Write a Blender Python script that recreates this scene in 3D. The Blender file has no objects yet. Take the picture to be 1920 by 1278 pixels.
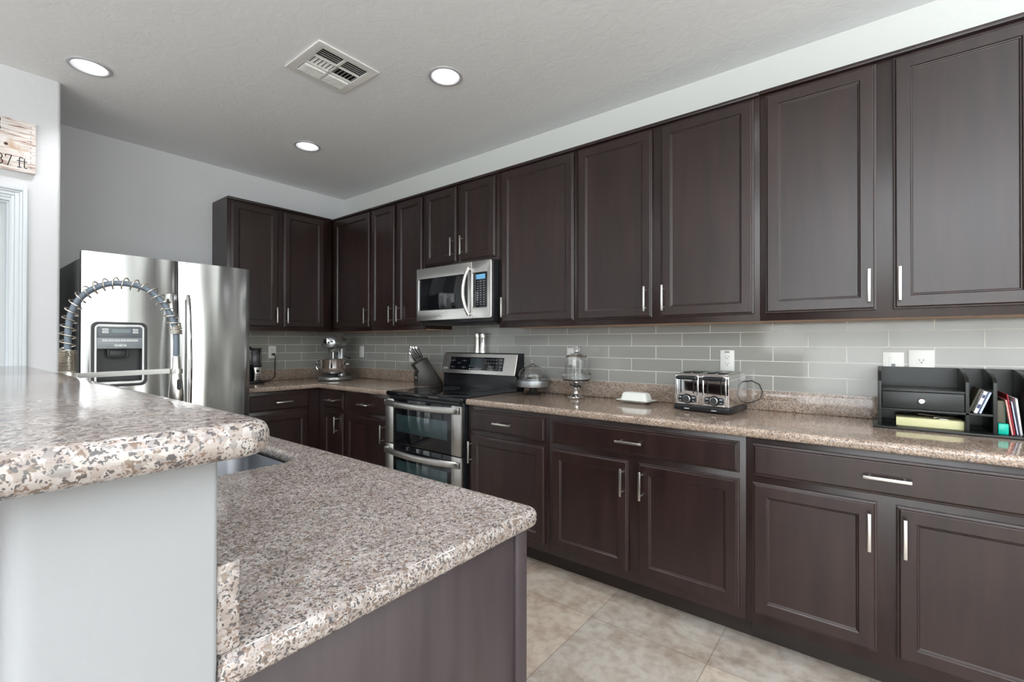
import bpy, bmesh, math, random
from mathutils import Vector, Matrix
random.seed(7)
PI = math.pi
scn = bpy.context.scene
COL = scn.collection

# ------------------------------------------------------------------ camera
cam_d = bpy.data.cameras.new('camera')
cam_d.sensor_width = 36.0
cam_d.lens = 869.87 / 1920 * 36.0
cam_d.clip_start = 0.02
cam = bpy.data.objects.new('camera', cam_d)
COL.objects.link(cam)
scn.camera = cam
_yaw, _pit, _rol = 0.6667, 0.0047, 0.0011
_F = Vector((-math.sin(_yaw) * math.cos(_pit), math.cos(_yaw) * math.cos(_pit), math.sin(_pit)))
_R = Vector((math.cos(_yaw), math.sin(_yaw), 0))
_U = _R.cross(_F)
_R2 = _R * math.cos(_rol) + _U * math.sin(_rol)
_U2 = -_R * math.sin(_rol) + _U * math.cos(_rol)
_m = Matrix((_R2, _U2, -_F)).transposed().to_4x4()
_m.translation = Vector((4.4121, -2.7417, 1.2616))
cam.matrix_world = _m

# ------------------------------------------------------------------ exposure
scn.view_settings.view_transform = 'Standard'
scn.view_settings.look = 'None'
scn.view_settings.exposure = 0.44
scn.view_settings.gamma = 1.0
scn.view_settings.use_curve_mapping = False
scn.cycles.use_adaptive_sampling = False
scn.cycles.sample_clamp_indirect = 3.0
scn.cycles.caustics_reflective = False
scn.cycles.caustics_refractive = False
scn.cycles.max_bounces = 14
scn.cycles.diffuse_bounces = 6

# ------------------------------------------------------------------ world: bright overcast sky over a green garden
world = bpy.data.worlds.new('world')
scn.world = world
world.use_nodes = True
wn = world.node_tree.nodes
wl = world.node_tree.links
wn.clear()
w_out = wn.new('ShaderNodeOutputWorld')
w_bg = wn.new('ShaderNodeBackground')
w_tc = wn.new('ShaderNodeTexCoord')
w_sep = wn.new('ShaderNodeSeparateXYZ')
w_r = wn.new('ShaderNodeValToRGB')
w_map = wn.new('ShaderNodeMapRange')
w_map.inputs['From Min'].default_value = -1
w_map.inputs['From Max'].default_value = 1
wl.new(w_tc.outputs['Generated'], w_sep.inputs[0])
wl.new(w_sep.outputs['Z'], w_map.inputs['Value'])
wl.new(w_map.outputs[0], w_r.inputs[0])
e = w_r.color_ramp.elements
e[0].position = 0.0; e[0].color = (0.30, 0.34, 0.20, 1)
e[1].position = 1.0; e[1].color = (0.80, 0.90, 1.0, 1)
a = e.new(0.49); a.color = (0.36, 0.44, 0.24, 1)
a = e.new(0.53); a.color = (0.42, 0.52, 0.34, 1)
a = e.new(0.58); a.color = (0.95, 0.98, 1.0, 1)
wl.new(w_r.outputs[0], w_bg.inputs['Color'])
w_bg.inputs['Strength'].default_value = 0.70
wl.new(w_bg.outputs[0], w_out.inputs['Surface'])


def area_light(name, loc, rot, sx, sy, power, color):
    l = bpy.data.lights.new(name, 'AREA')
    l.shape = 'RECTANGLE'
    l.size = sx
    l.size_y = sy
    l.energy = power
    l.color = color
    o = bpy.data.objects.new(name, l)
    o.location = loc
    o.rotation_euler = rot
    COL.objects.link(o)
    return o


# daylight coming in through the windows behind and beside the camera
area_light('daylight_garden_door', (7.75, -1.75, 1.25), (0, PI / 2, 0), 2.3, 2.7, 48, (0.97, 1.0, 0.97))
area_light('daylight_living_window', (4.9, -7.35, 1.35), (PI / 2, 0, 0), 4.4, 2.0, 117, (0.92, 0.96, 1.0))
area_light('daylight_side_window', (7.75, -5.2, 1.45), (0, PI / 2, 0), 1.7, 2.2, 18, (0.92, 0.96, 1.0))
# two added fill lights, not room fixtures, aimed up to brighten the ceiling
area_light('ceiling_bounce_fill', (5.6, -5.3, 2.3), (PI, 0, 0), 3.6, 3.0, 265, (0.90, 0.95, 1.0))
area_light('ceiling_bounce_fill_east', (6.0, -2.1, 2.3), (PI, 0, 0), 2.6, 3.0, 42, (0.92, 0.96, 1.0))
_pd = bpy.data.lights.new('added_fill_point', 'POINT')  # added unseen fill light, no real fixture of the dining area
_pd.energy = 20
_pd.shadow_soft_size = 0.22
_pd.color = (0.97, 0.98, 1.0)
_po = bpy.data.objects.new('added_fill_point', _pd)
_po.location = (6.1, -1.9, 2.0)
COL.objects.link(_po)

# ------------------------------------------------------------------ materials
MATS = {}


def newmat(name):
    m = bpy.data.materials.new(name)
    m.use_nodes = True
    nt = m.node_tree
    b = nt.nodes['Principled BSDF']
    MATS[name] = m
    return m, nt, b


def simple(name, col, rough=0.5, metal=0.0, coat=0.0, spec=0.5, emis=None, estr=0.0, trans=0.0, ior=1.45):
    m, nt, b = newmat(name)
    b.inputs['Base Color'].default_value = (*col, 1)
    b.inputs['Roughness'].default_value = rough
    b.inputs['Metallic'].default_value = metal
    b.inputs['Coat Weight'].default_value = coat
    b.inputs['Specular IOR Level'].default_value = spec
    b.inputs['Transmission Weight'].default_value = trans
    b.inputs['IOR'].default_value = ior
    if emis:
        b.inputs['Emission Color'].default_value = (*emis, 1)
        b.inputs['Emission Strength'].default_value = estr
    return m


def N(nt, t, **kw):
    n = nt.nodes.new(t)
    for k, v in kw.items():
        if k in n.inputs:
            n.inputs[k].default_value = v
        else:
            setattr(n, k, v)
    return n


def coords(nt, scale=(1, 1, 1), loc=(0, 0, 0), rot=(0, 0, 0)):
    tc = N(nt, 'ShaderNodeTexCoord')
    mp = N(nt, 'ShaderNodeMapping')
    mp.inputs['Scale'].default_value = scale
    mp.inputs['Location'].default_value = loc
    mp.inputs['Rotation'].default_value = rot
    nt.links.new(tc.outputs['Object'], mp.inputs['Vector'])
    return mp.outputs['Vector']


def ramp(nt, fac, stops, interp='LINEAR'):
    r = N(nt, 'ShaderNodeValToRGB')
    cr = r.color_ramp
    cr.interpolation = interp
    while len(cr.elements) < len(stops):
        cr.elements.new(0.5)
    for el, (p, c) in zip(cr.elements, stops):
        el.position = p
        el.color = (*c, 1) if len(c) == 3 else c
    nt.links.new(fac, r.inputs[0])
    return r.outputs[0]


def mix(nt, fac, a_, b_, mode='MIX'):
    m = N(nt, 'ShaderNodeMix')
    m.data_type = 'RGBA'
    m.blend_type = mode
    for s, v in ((0, fac), (6, a_), (7, b_)):
        if hasattr(v, 'is_output'):
            nt.links.new(v, m.inputs[s])
        elif s == 0:
            m.inputs[0].default_value = v
        else:
            m.inputs[s].default_value = (*v, 1)
    return m.outputs[2]


def bump(nt, b, height, strength, dist):
    bp = N(nt, 'ShaderNodeBump')
    bp.inputs['Strength'].default_value = strength
    bp.inputs['Distance'].default_value = dist
    nt.links.new(height, bp.inputs['Height'])
    nt.links.new(bp.outputs[0], b.inputs['Normal'])


def wood(name, c1, c2, rough=0.3, vertical=True, coat=0.0):
    m, nt, b = newmat(name)
    v = coords(nt, (9, 9, 0.8) if vertical else (0.8, 0.8, 9))
    n1 = N(nt, 'ShaderNodeTexNoise')
    n1.inputs['Scale'].default_value = 3.0
    n1.inputs['Detail'].default_value = 6
    nt.links.new(v, n1.inputs['Vector'])
    v2 = coords(nt, (1, 1, 1))
    n2 = N(nt, 'ShaderNodeTexNoise')
    n2.inputs['Scale'].default_value = 4.0
    n2.inputs['Detail'].default_value = 3
    nt.links.new(v2, n2.inputs['Vector'])
    c = ramp(nt, n1.outputs['Fac'], [(0.3, c1), (0.7, c2)])
    c3 = ramp(nt, n2.outputs['Fac'], [(0.35, (0.90, 0.90, 0.92)), (0.65, (1.10, 1.06, 1.04))])
    cc = mix(nt, 1.0, c, c3, 'MULTIPLY')
    nt.links.new(cc, b.inputs['Base Color'])
    v3 = coords(nt, (160, 160, 6) if vertical else (6, 6, 160))
    n3 = N(nt, 'ShaderNodeTexNoise')
    n3.inputs['Scale'].default_value = 1.0
    nt.links.new(v3, n3.inputs['Vector'])
    rr = N(nt, 'ShaderNodeMapRange')
    rr.inputs['To Min'].default_value = rough - 0.015
    rr.inputs['To Max'].default_value = rough + 0.03
    nt.links.new(n2.outputs['Fac'], rr.inputs['Value'])
    nt.links.new(rr.outputs[0], b.inputs['Roughness'])
    b.inputs['Specular IOR Level'].default_value = 0.55
    b.inputs['Coat Weight'].default_value = coat
    b.inputs['Coat Roughness'].default_value = 0.2
    return m


M_CAB = wood('espresso_cabinet_wood', (0.0120, 0.0056, 0.0050), (0.0240, 0.0115, 0.0100), 0.302)
M_PANEL = wood('espresso_end_panel', (0.029, 0.021, 0.024), (0.047, 0.035, 0.040), 0.42)
M_MAPLE = wood('maple_underside', (0.55, 0.34, 0.22), (0.66, 0.44, 0.30), 0.5)
M_TOE = wood('toe_kick_wood', (0.012, 0.008, 0.006), (0.020, 0.012, 0.009), 0.42, vertical=False)


def granite(name, tint, scale=1.0, contrast=1.0):
    m, nt, b = newmat(name)
    base = coords(nt, (1, 1, 1))
    # distortion
    nz = N(nt, 'ShaderNodeTexNoise')
    nz.inputs['Scale'].default_value = 130 * scale
    nz.inputs['Detail'].default_value = 3
    nt.links.new(base, nz.inputs['Vector'])
    ad = N(nt, 'ShaderNodeMix')
    ad.data_type = 'RGBA'
    ad.blend_type = 'LINEAR_LIGHT'
    ad.inputs[0].default_value = 0.007 / scale
    nt.links.new(base, ad.inputs[6])
    nt.links.new(nz.outputs['Color'], ad.inputs[7])
    vec = ad.outputs[2]
    v1 = N(nt, 'ShaderNodeTexVoronoi')
    v1.inputs['Scale'].default_value = 150 * scale
    nt.links.new(vec, v1.inputs['Vector'])
    sp = N(nt, 'ShaderNodeSeparateColor')
    nt.links.new(v1.outputs['Color'], sp.inputs[0])
    t = tint
    big = ramp(nt, sp.outputs[0], [
        (0.0, (0.46 * t[0], 0.40 * t[1], 0.36 * t[2])), (0.22, (0.54 * t[0], 0.50 * t[1], 0.47 * t[2])),
        (0.46, (0.42 * t[0], 0.365 * t[1], 0.33 * t[2])), (0.62, (0.60 * t[0], 0.57 * t[1], 0.54 * t[2])),
        (0.84, (0.36 * t[0], 0.335 * t[1], 0.32 * t[2])), (0.95, (0.27 * t[0], 0.21 * t[1], 0.17 * t[2]))], 'CONSTANT')
    v2 = N(nt, 'ShaderNodeTexVoronoi')
    v2.inputs['Scale'].default_value = 330 * scale
    nt.links.new(vec, v2.inputs['Vector'])
    sp2 = N(nt, 'ShaderNodeSeparateColor')
    nt.links.new(v2.outputs['Color'], sp2.inputs[0])
    n4 = N(nt, 'ShaderNodeTexNoise')
    n4.inputs['Scale'].default_value = 95 * scale
    n4.inputs['Detail'].default_value = 2
    nt.links.new(base, n4.inputs['Vector'])
    # dark crystals clump where the noise is high
    sm = N(nt, 'ShaderNodeMath', operation='ADD')
    nt.links.new(sp2.outputs[1], sm.inputs[0])
    nt.links.new(n4.outputs['Fac'], sm.inputs[1])
    dk = ramp(nt, sm.outputs[0], [(0.0, (0, 0, 0)), (0.655, (1, 1, 1))], 'CONSTANT')
    inv = N(nt, 'ShaderNodeMath', operation='GREATER_THAN')
    nt.links.new(sm.outputs[0], inv.inputs[0])
    inv.inputs[1].default_value = 1.33
    c = mix(nt, inv.outputs[0], big, (0.075, 0.068, 0.070))
    inv2 = N(nt, 'ShaderNodeMath', operation='LESS_THAN')
    nt.links.new(sm.outputs[0], inv2.inputs[0])
    inv2.inputs[1].default_value = 0.60
    c = mix(nt, inv2.outputs[0], c, (0.24 * t[0], 0.17 * t[1], 0.13 * t[2]))
    # large soft cloudiness
    n5 = N(nt, 'ShaderNodeTexNoise')
    n5.inputs['Scale'].default_value = 9
    n5.inputs['Detail'].default_value = 3
    nt.links.new(base, n5.inputs['Vector'])
    cl = ramp(nt, n5.outputs['Fac'], [(0.35, (0.88, 0.86, 0.84)), (0.65, (1.08, 1.07, 1.06))])
    c = mix(nt, 1.0, c, cl, 'MULTIPLY')
    nt.links.new(c, b.inputs['Base Color'])
    b.inputs['Roughness'].default_value = 0.09
    b.inputs['Specular IOR Level'].default_value = 0.6
    bump(nt, b, n4.outputs['Fac'], 0.04, 0.0006)
    return m


M_GRAN = granite('speckled_granite', (0.62, 0.61, 0.62))
M_GRAN_WARMLIT = granite('speckled_granite_warm_lit', (0.74, 0.645, 0.56), 1.15)  # same stone; warm light and dark cabinet reflections tinted into its colour


def paint(name, col, bumpy=0.25, rough=0.75):
    m, nt, b = newmat(name)
    b.inputs['Base Color'].default_value = (*col, 1)
    b.inputs['Roughness'].default_value = rough
    b.inputs['Specular IOR Level'].default_value = 0.3
    v = coords(nt)
    n1 = N(nt, 'ShaderNodeTexNoise')
    n1.inputs['Scale'].default_value = 14
    n1.inputs['Detail'].default_value = 5
    n1.inputs['Distortion'].default_value = 1.2
    nt.links.new(v, n1.inputs['Vector'])
    h = ramp(nt, n1.outputs['Fac'], [(0.42, (0, 0, 0)), (0.60, (1, 1, 1))])
    bump(nt, b, h, bumpy, 0.0015)
    return m


M_WALL = paint('gray_wall_paint', (0.64, 0.645, 0.66))
M_WALLR = paint('right_wall_paint', (0.66, 0.675, 0.65))
M_CEIL = paint('ceiling_paint', (0.85, 0.86, 0.87), 0.3)
M_WALL_DARKENED = paint('wall_paint_darkened', (0.28, 0.287, 0.297), 0.14, 0.6)  # same paint as the walls, darkened to offset strong light on the half wall
M_TRIM = simple('white_trim_paint', (0.60, 0.64, 0.67), 0.5)
M_DOORP = simple('white_door_paint', (0.58, 0.61, 0.63), 0.5)


def tile_mat(name, axis, s):
    """running-bond glass tile; axis = the horizontal world axis of the wall"""
    m, nt, b = newmat(name)
    tc = N(nt, 'ShaderNodeTexCoord')
    sp = N(nt, 'ShaderNodeSeparateXYZ')
    nt.links.new(tc.outputs['Object'], sp.inputs[0])
    cb = N(nt, 'ShaderNodeCombineXYZ')
    a1 = N(nt, 'ShaderNodeMath', operation='ADD')
    nt.links.new(sp.outputs[axis], a1.inputs[0])
    a1.inputs[1].default_value = s + 0.3111 * 20
    a2 = N(nt, 'ShaderNodeMath', operation='ADD')
    nt.links.new(sp.outputs[2], a2.inputs[0])
    a2.inputs[1].default_value = -1.0155 + 0.0765 * 20
    nt.links.new(a1.outputs[0], cb.inputs[0])
    nt.links.new(a2.outputs[0], cb.inputs[1])
    br = N(nt, 'ShaderNodeTexBrick')
    br.inputs['Scale'].default_value = 1.0
    br.inputs['Mortar Size'].default_value = 0.0016
    br.inputs['Mortar Smooth'].default_value = 0.1
    br.inputs['Brick Width'].default_value = 0.3111
    br.inputs['Row Height'].default_value = 0.0765
    br.inputs['Color1'].default_value = (0.275, 0.277, 0.257, 1)
    br.inputs['Color2'].default_value = (0.315, 0.313, 0.292, 1)
    br.inputs['Mortar'].default_value = (0.78, 0.77, 0.72, 1)
    nt.links.new(cb.outputs[0], br.inputs['Vector'])
    nt.links.new(br.outputs['Color'], b.inputs['Base Color'])
    rr = N(nt, 'ShaderNodeMapRange')
    rr.inputs['To Min'].default_value = 0.10
    rr.inputs['To Max'].default_value = 0.75
    nt.links.new(br.outputs['Fac'], rr.inputs['Value'])
    nt.links.new(rr.outputs[0], b.inputs['Roughness'])
    iv = N(nt, 'ShaderNodeMath', operation='SUBTRACT')
    iv.inputs[0].default_value = 1.0
    nt.links.new(br.outputs['Fac'], iv.inputs[1])
    nz = N(nt, 'ShaderNodeTexNoise')
    nz.inputs['Scale'].default_value = 9
    nt.links.new(tc.outputs['Object'], nz.inputs['Vector'])
    ml = N(nt, 'ShaderNodeMath', operation='MULTIPLY_ADD')
    nt.links.new(nz.outputs['Fac'], ml.inputs[0])
    ml.inputs[1].default_value = 0.5
    nt.links.new(iv.outputs[0], ml.inputs[2])
    bump(nt, b, ml.outputs[0], 0.5, 0.0012)
    return m


M_TILE_R = tile_mat('glass_tile_right', 0, -0.0983)
M_TILE_B = tile_mat('glass_tile_back', 1, 0.1495)


def floor_mat():
    m, nt, b = newmat('travertine_floor_tile')
    tc = N(nt, 'ShaderNodeTexCoord')
    mp = N(nt, 'ShaderNodeMapping')
    mp.inputs['Location'].default_value = (-3.374 + 0.508 * 20, 0.825 + 0.508 * 40, 0)
    nt.links.new(tc.outputs['Object'], mp.inputs['Vector'])
    br = N(nt, 'ShaderNodeTexBrick')
    br.offset = 0.0
    br.inputs['Scale'].default_value = 1.0
    br.inputs['Mortar Size'].default_value = 0.0022
    br.inputs['Mortar Smooth'].default_value = 0.2
    br.inputs['Brick Width'].default_value = 0.508
    br.inputs['Row Height'].default_value = 0.508
    br.inputs['Color1'].default_value = (0.88, 0.90, 0.92, 1)
    br.inputs['Color2'].default_value = (1.1, 1.05, 0.98, 1)
    br.inputs['Mortar'].default_value = (0.60, 0.575, 0.55, 1)
    nt.links.new(mp.outputs[0], br.inputs['Vector'])
    v = coords(nt)
    n1 = N(nt, 'ShaderNodeTexNoise')
    n1.inputs['Scale'].default_value = 4.2
    n1.inputs['Detail'].default_value = 10
    n1.inputs['Roughness'].default_value = 0.72
    n1.inputs['Distortion'].default_value = 0.45
    nt.links.new(v, n1.inputs['Vector'])
    c = ramp(nt, n1.outputs['Fac'], [(0.28, (0.19, 0.145, 0.115)), (0.42, (0.32, 0.265, 0.22)), (0.52, (0.39, 0.345, 0.30)), (0.70, (0.46, 0.43, 0.39))])
    n2 = N(nt, 'ShaderNodeTexNoise')
    n2.inputs['Scale'].default_value = 22
    n2.inputs['Detail'].default_value = 8
    nt.links.new(v, n2.inputs['Vector'])
    c2 = ramp(nt, n2.outputs['Fac'], [(0.36, (0.78, 0.76, 0.74)), (0.55, (1.0, 1.0, 1.0))])
    c = mix(nt, 0.8, c, c2, 'MULTIPLY')
    c = mix(nt, 1.0, c, br.outputs['Color'], 'MULTIPLY')
    nt.links.new(c, b.inputs['Base Color'])
    b.inputs['Roughness'].default_value = 0.42
    iv = N(nt, 'ShaderNodeMath', operation='SUBTRACT')
    iv.inputs[0].default_value = 1.0
    nt.links.new(br.outputs['Fac'], iv.inputs[1])
    bump(nt, b, iv.outputs[0], 0.15, 0.0015)
    return m


M_FLOOR = floor_mat()


def steel(name, col=(0.62, 0.61, 0.59), rough=0.24, wave=0.0, axis='v', streak=0.12):
    m, nt, b = newmat(name)
    b.inputs['Base Color'].default_value = (*col, 1)
    b.inputs['Metallic'].default_value = 1.0
    sc = (2, 220, 1.2) if axis == 'v' else (2, 2, 400)
    v = coords(nt, (220, 220, 1.0) if axis == 'v' else (1.5, 1.5, 300))
    n1 = N(nt, 'ShaderNodeTexNoise')
    n1.inputs['Scale'].default_value = 1.0
    n1.inputs['Detail'].default_value = 3
    nt.links.new(v, n1.inputs['Vector'])
    rr = N(nt, 'ShaderNodeMapRange')
    rr.inputs['To Min'].default_value = max(0.02, rough - streak / 2)
    rr.inputs['To Max'].default_value = rough + streak / 2
    nt.links.new(n1.outputs['Fac'], rr.inputs['Value'])
    nt.links.new(rr.outputs[0], b.inputs['Roughness'])
    if wave > 0:
        v2 = coords(nt, (1, 8.5, 1.1))
        n2 = N(nt, 'ShaderNodeTexNoise')
        n2.inputs['Scale'].default_value = 1.0
        n2.inputs['Detail'].default_value = 0
        nt.links.new(v2, n2.inputs['Vector'])
        bump(nt, b, n2.outputs['Fac'], 1.0, wave)
    return m


M_FRIDGE = steel('brushed_fridge_steel', (0.47, 0.47, 0.465), 0.20, 0.02)
M_STEEL = steel('brushed_range_steel', (0.56, 0.55, 0.53), 0.28, axis='h', streak=.0)
M_NICKEL = simple('brushed_nickel', (0.74, 0.72, 0.68), 0.28, 1.0)
M_CHROME = simple('polished_chrome', (0.72, 0.72, 0.72), 0.08, 1.0)
M_SINK = steel('sink_steel', (0.45, 0.47, 0.50), 0.33, axis='h')
M_BLACKGLASS = simple('black_glass', (0.006, 0.007, 0.009), 0.04, spec=0.6)
M_OVENGLASS = simple('oven_window_glass', (0.025, 0.045, 0.05), 0.05, spec=0.8)
M_BLACK = simple('black_plastic', (0.012, 0.013, 0.015), 0.30)
M_BLACKENAMEL = simple('black_enamel', (0.008, 0.009, 0.011), 0.14)
M_DARKGRAY = simple('dark_gray_plastic', (0.035, 0.037, 0.04), 0.4)
M_FRSIDE = simple('fridge_side_gray', (0.075, 0.075, 0.078), 0.42)
M_GRAYP = simple('gray_plastic', (0.15, 0.17, 0.19), 0.35)
M_GRAYL = simple('light_gray_plastic', (0.26, 0.28, 0.30), 0.35)
M_MIXER = simple('silver_mixer_paint', (0.30, 0.31, 0.31), 0.24, 0.75)
M_WHITE = simple('white_plastic', (0.78, 0.79, 0.76), 0.3)
M_WHITEB = simple('white_print', (0.85, 0.86, 0.86), 0.4)
M_KNIFE = simple('knife_handle_steel', (0.42, 0.42, 0.42), 0.3, 1.0)
M_PORC = simple('white_porcelain', (0.72, 0.74, 0.70), 0.12, coat=0.3)
M_INK = simple('black_ink', (0.01, 0.01, 0.01), 0.6)
M_HOSE = simple('gray_rubber_hose', (0.115, 0.14, 0.17), 0.38)
M_COIL = simple('nickel_spring_wire', (0.62, 0.57, 0.48), 0.24, 1.0)
M_GALV = steel('galvanized_metal', (0.52, 0.55, 0.57), 0.42, axis='h')
M_BRONZE = simple('dark_bronze', (0.05, 0.045, 0.04), 0.42, 0.6)
M_LENS = simple('lamp_lens', (1, 1, 1), 0.5, emis=(0.98, 0.985, 1.0), estr=7.0)
M_BAFFLE = simple('white_lamp_trim', (0.50, 0.50, 0.52), 0.3)
M_VENT = simple('white_vent_enamel', (0.80, 0.80, 0.775), 0.4)
M_DUCT = simple('vent_duct_dark', (0.05, 0.05, 0.048), 0.7)
M_LCDB = simple('blue_display', (0.10, 0.28, 0.45), 0.3, emis=(0.20, 0.50, 0.85), estr=0.2)
M_LCDG = simple('green_digits', (0.1, 0.3, 0.02), 0.3, emis=(0.35, 0.75, 0.08), estr=0.5)
M_LCD = simple('gray_display', (0.22, 0.27, 0.29), 0.25)
M_ORG = simple('black_painted_organizer', (0.009, 0.011, 0.010), 0.34)
M_TEAL = simple('teal_plastic', (0.0, 0.42, 0.32), 0.22)
M_RED = simple('red_folder', (0.42, 0.02, 0.035), 0.5)
M_PINK = simple('pink_paper', (0.70, 0.30, 0.28), 0.7)
M_PAPER = simple('white_paper', (0.74, 0.73, 0.72), 0.75)
M_BLUEP = simple('pale_blue_paper', (0.50, 0.55, 0.70), 0.7)
M_NAVY = simple('navy_cover', (0.035, 0.055, 0.13), 0.5)
M_OLIVE = simple('olive_cover', (0.10, 0.09, 0.06), 0.5)
M_BEIGEB = simple('yellow_beige_box', (0.62, 0.60, 0.34), 0.55)
M_BLOCK = wood('black_knife_block_wood', (0.010, 0.009, 0.008), (0.020, 0.017, 0.014), 0.35)


def glass_mat(name, col=(0.97, 0.98, 0.98), thick_tint=False):
    m, nt, b = newmat(name)
    b.inputs['Base Color'].default_value = (*col, 1)
    b.inputs['Roughness'].default_value = 0.01
    b.inputs['Transmission Weight'].default_value = 1.0
    b.inputs['IOR'].default_value = 1.45
    return m


M_GLASS = glass_mat('clear_glass')
M_GLASST = glass_mat('tinted_reservoir_plastic', (0.60, 0.62, 0.72))
M_PANE = glass_mat('window_glass')


def sign_mat():
    m, nt, b = newmat('weathered_white_wood')
    v = coords(nt, (1, 6, 60))
    n1 = N(nt, 'ShaderNodeTexNoise')
    n1.inputs['Scale'].default_value = 1.6
    n1.inputs['Detail'].default_value = 8
    n1.inputs['Distortion'].default_value = 0.4
    nt.links.new(v, n1.inputs['Vector'])
    c = ramp(nt, n1.outputs['Fac'], [(0.30, (0.16, 0.07, 0.05)), (0.40, (0.52, 0.38, 0.33)), (0.50, (0.72, 0.67, 0.64)), (0.75, (0.78, 0.76, 0.75))])
    v2 = coords(nt, (1, 9, 9))
    n2 = N(nt, 'ShaderNodeTexNoise')
    n2.inputs['Scale'].default_value = 1.2
    n2.inputs['Detail'].default_value = 6
    nt.links.new(v2, n2.inputs['Vector'])
    f = ramp(nt, n2.outputs['Fac'], [(0.60, (0, 0, 0)), (0.72, (.8, .8, .8))])
    c = mix(nt, f, c, (0.50, 0.30, 0.17))
    nt.links.new(c, b.inputs['Base Color'])
    b.inputs['Roughness'].default_value = 0.6
    return m


M_SIGN = sign_mat()


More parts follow.
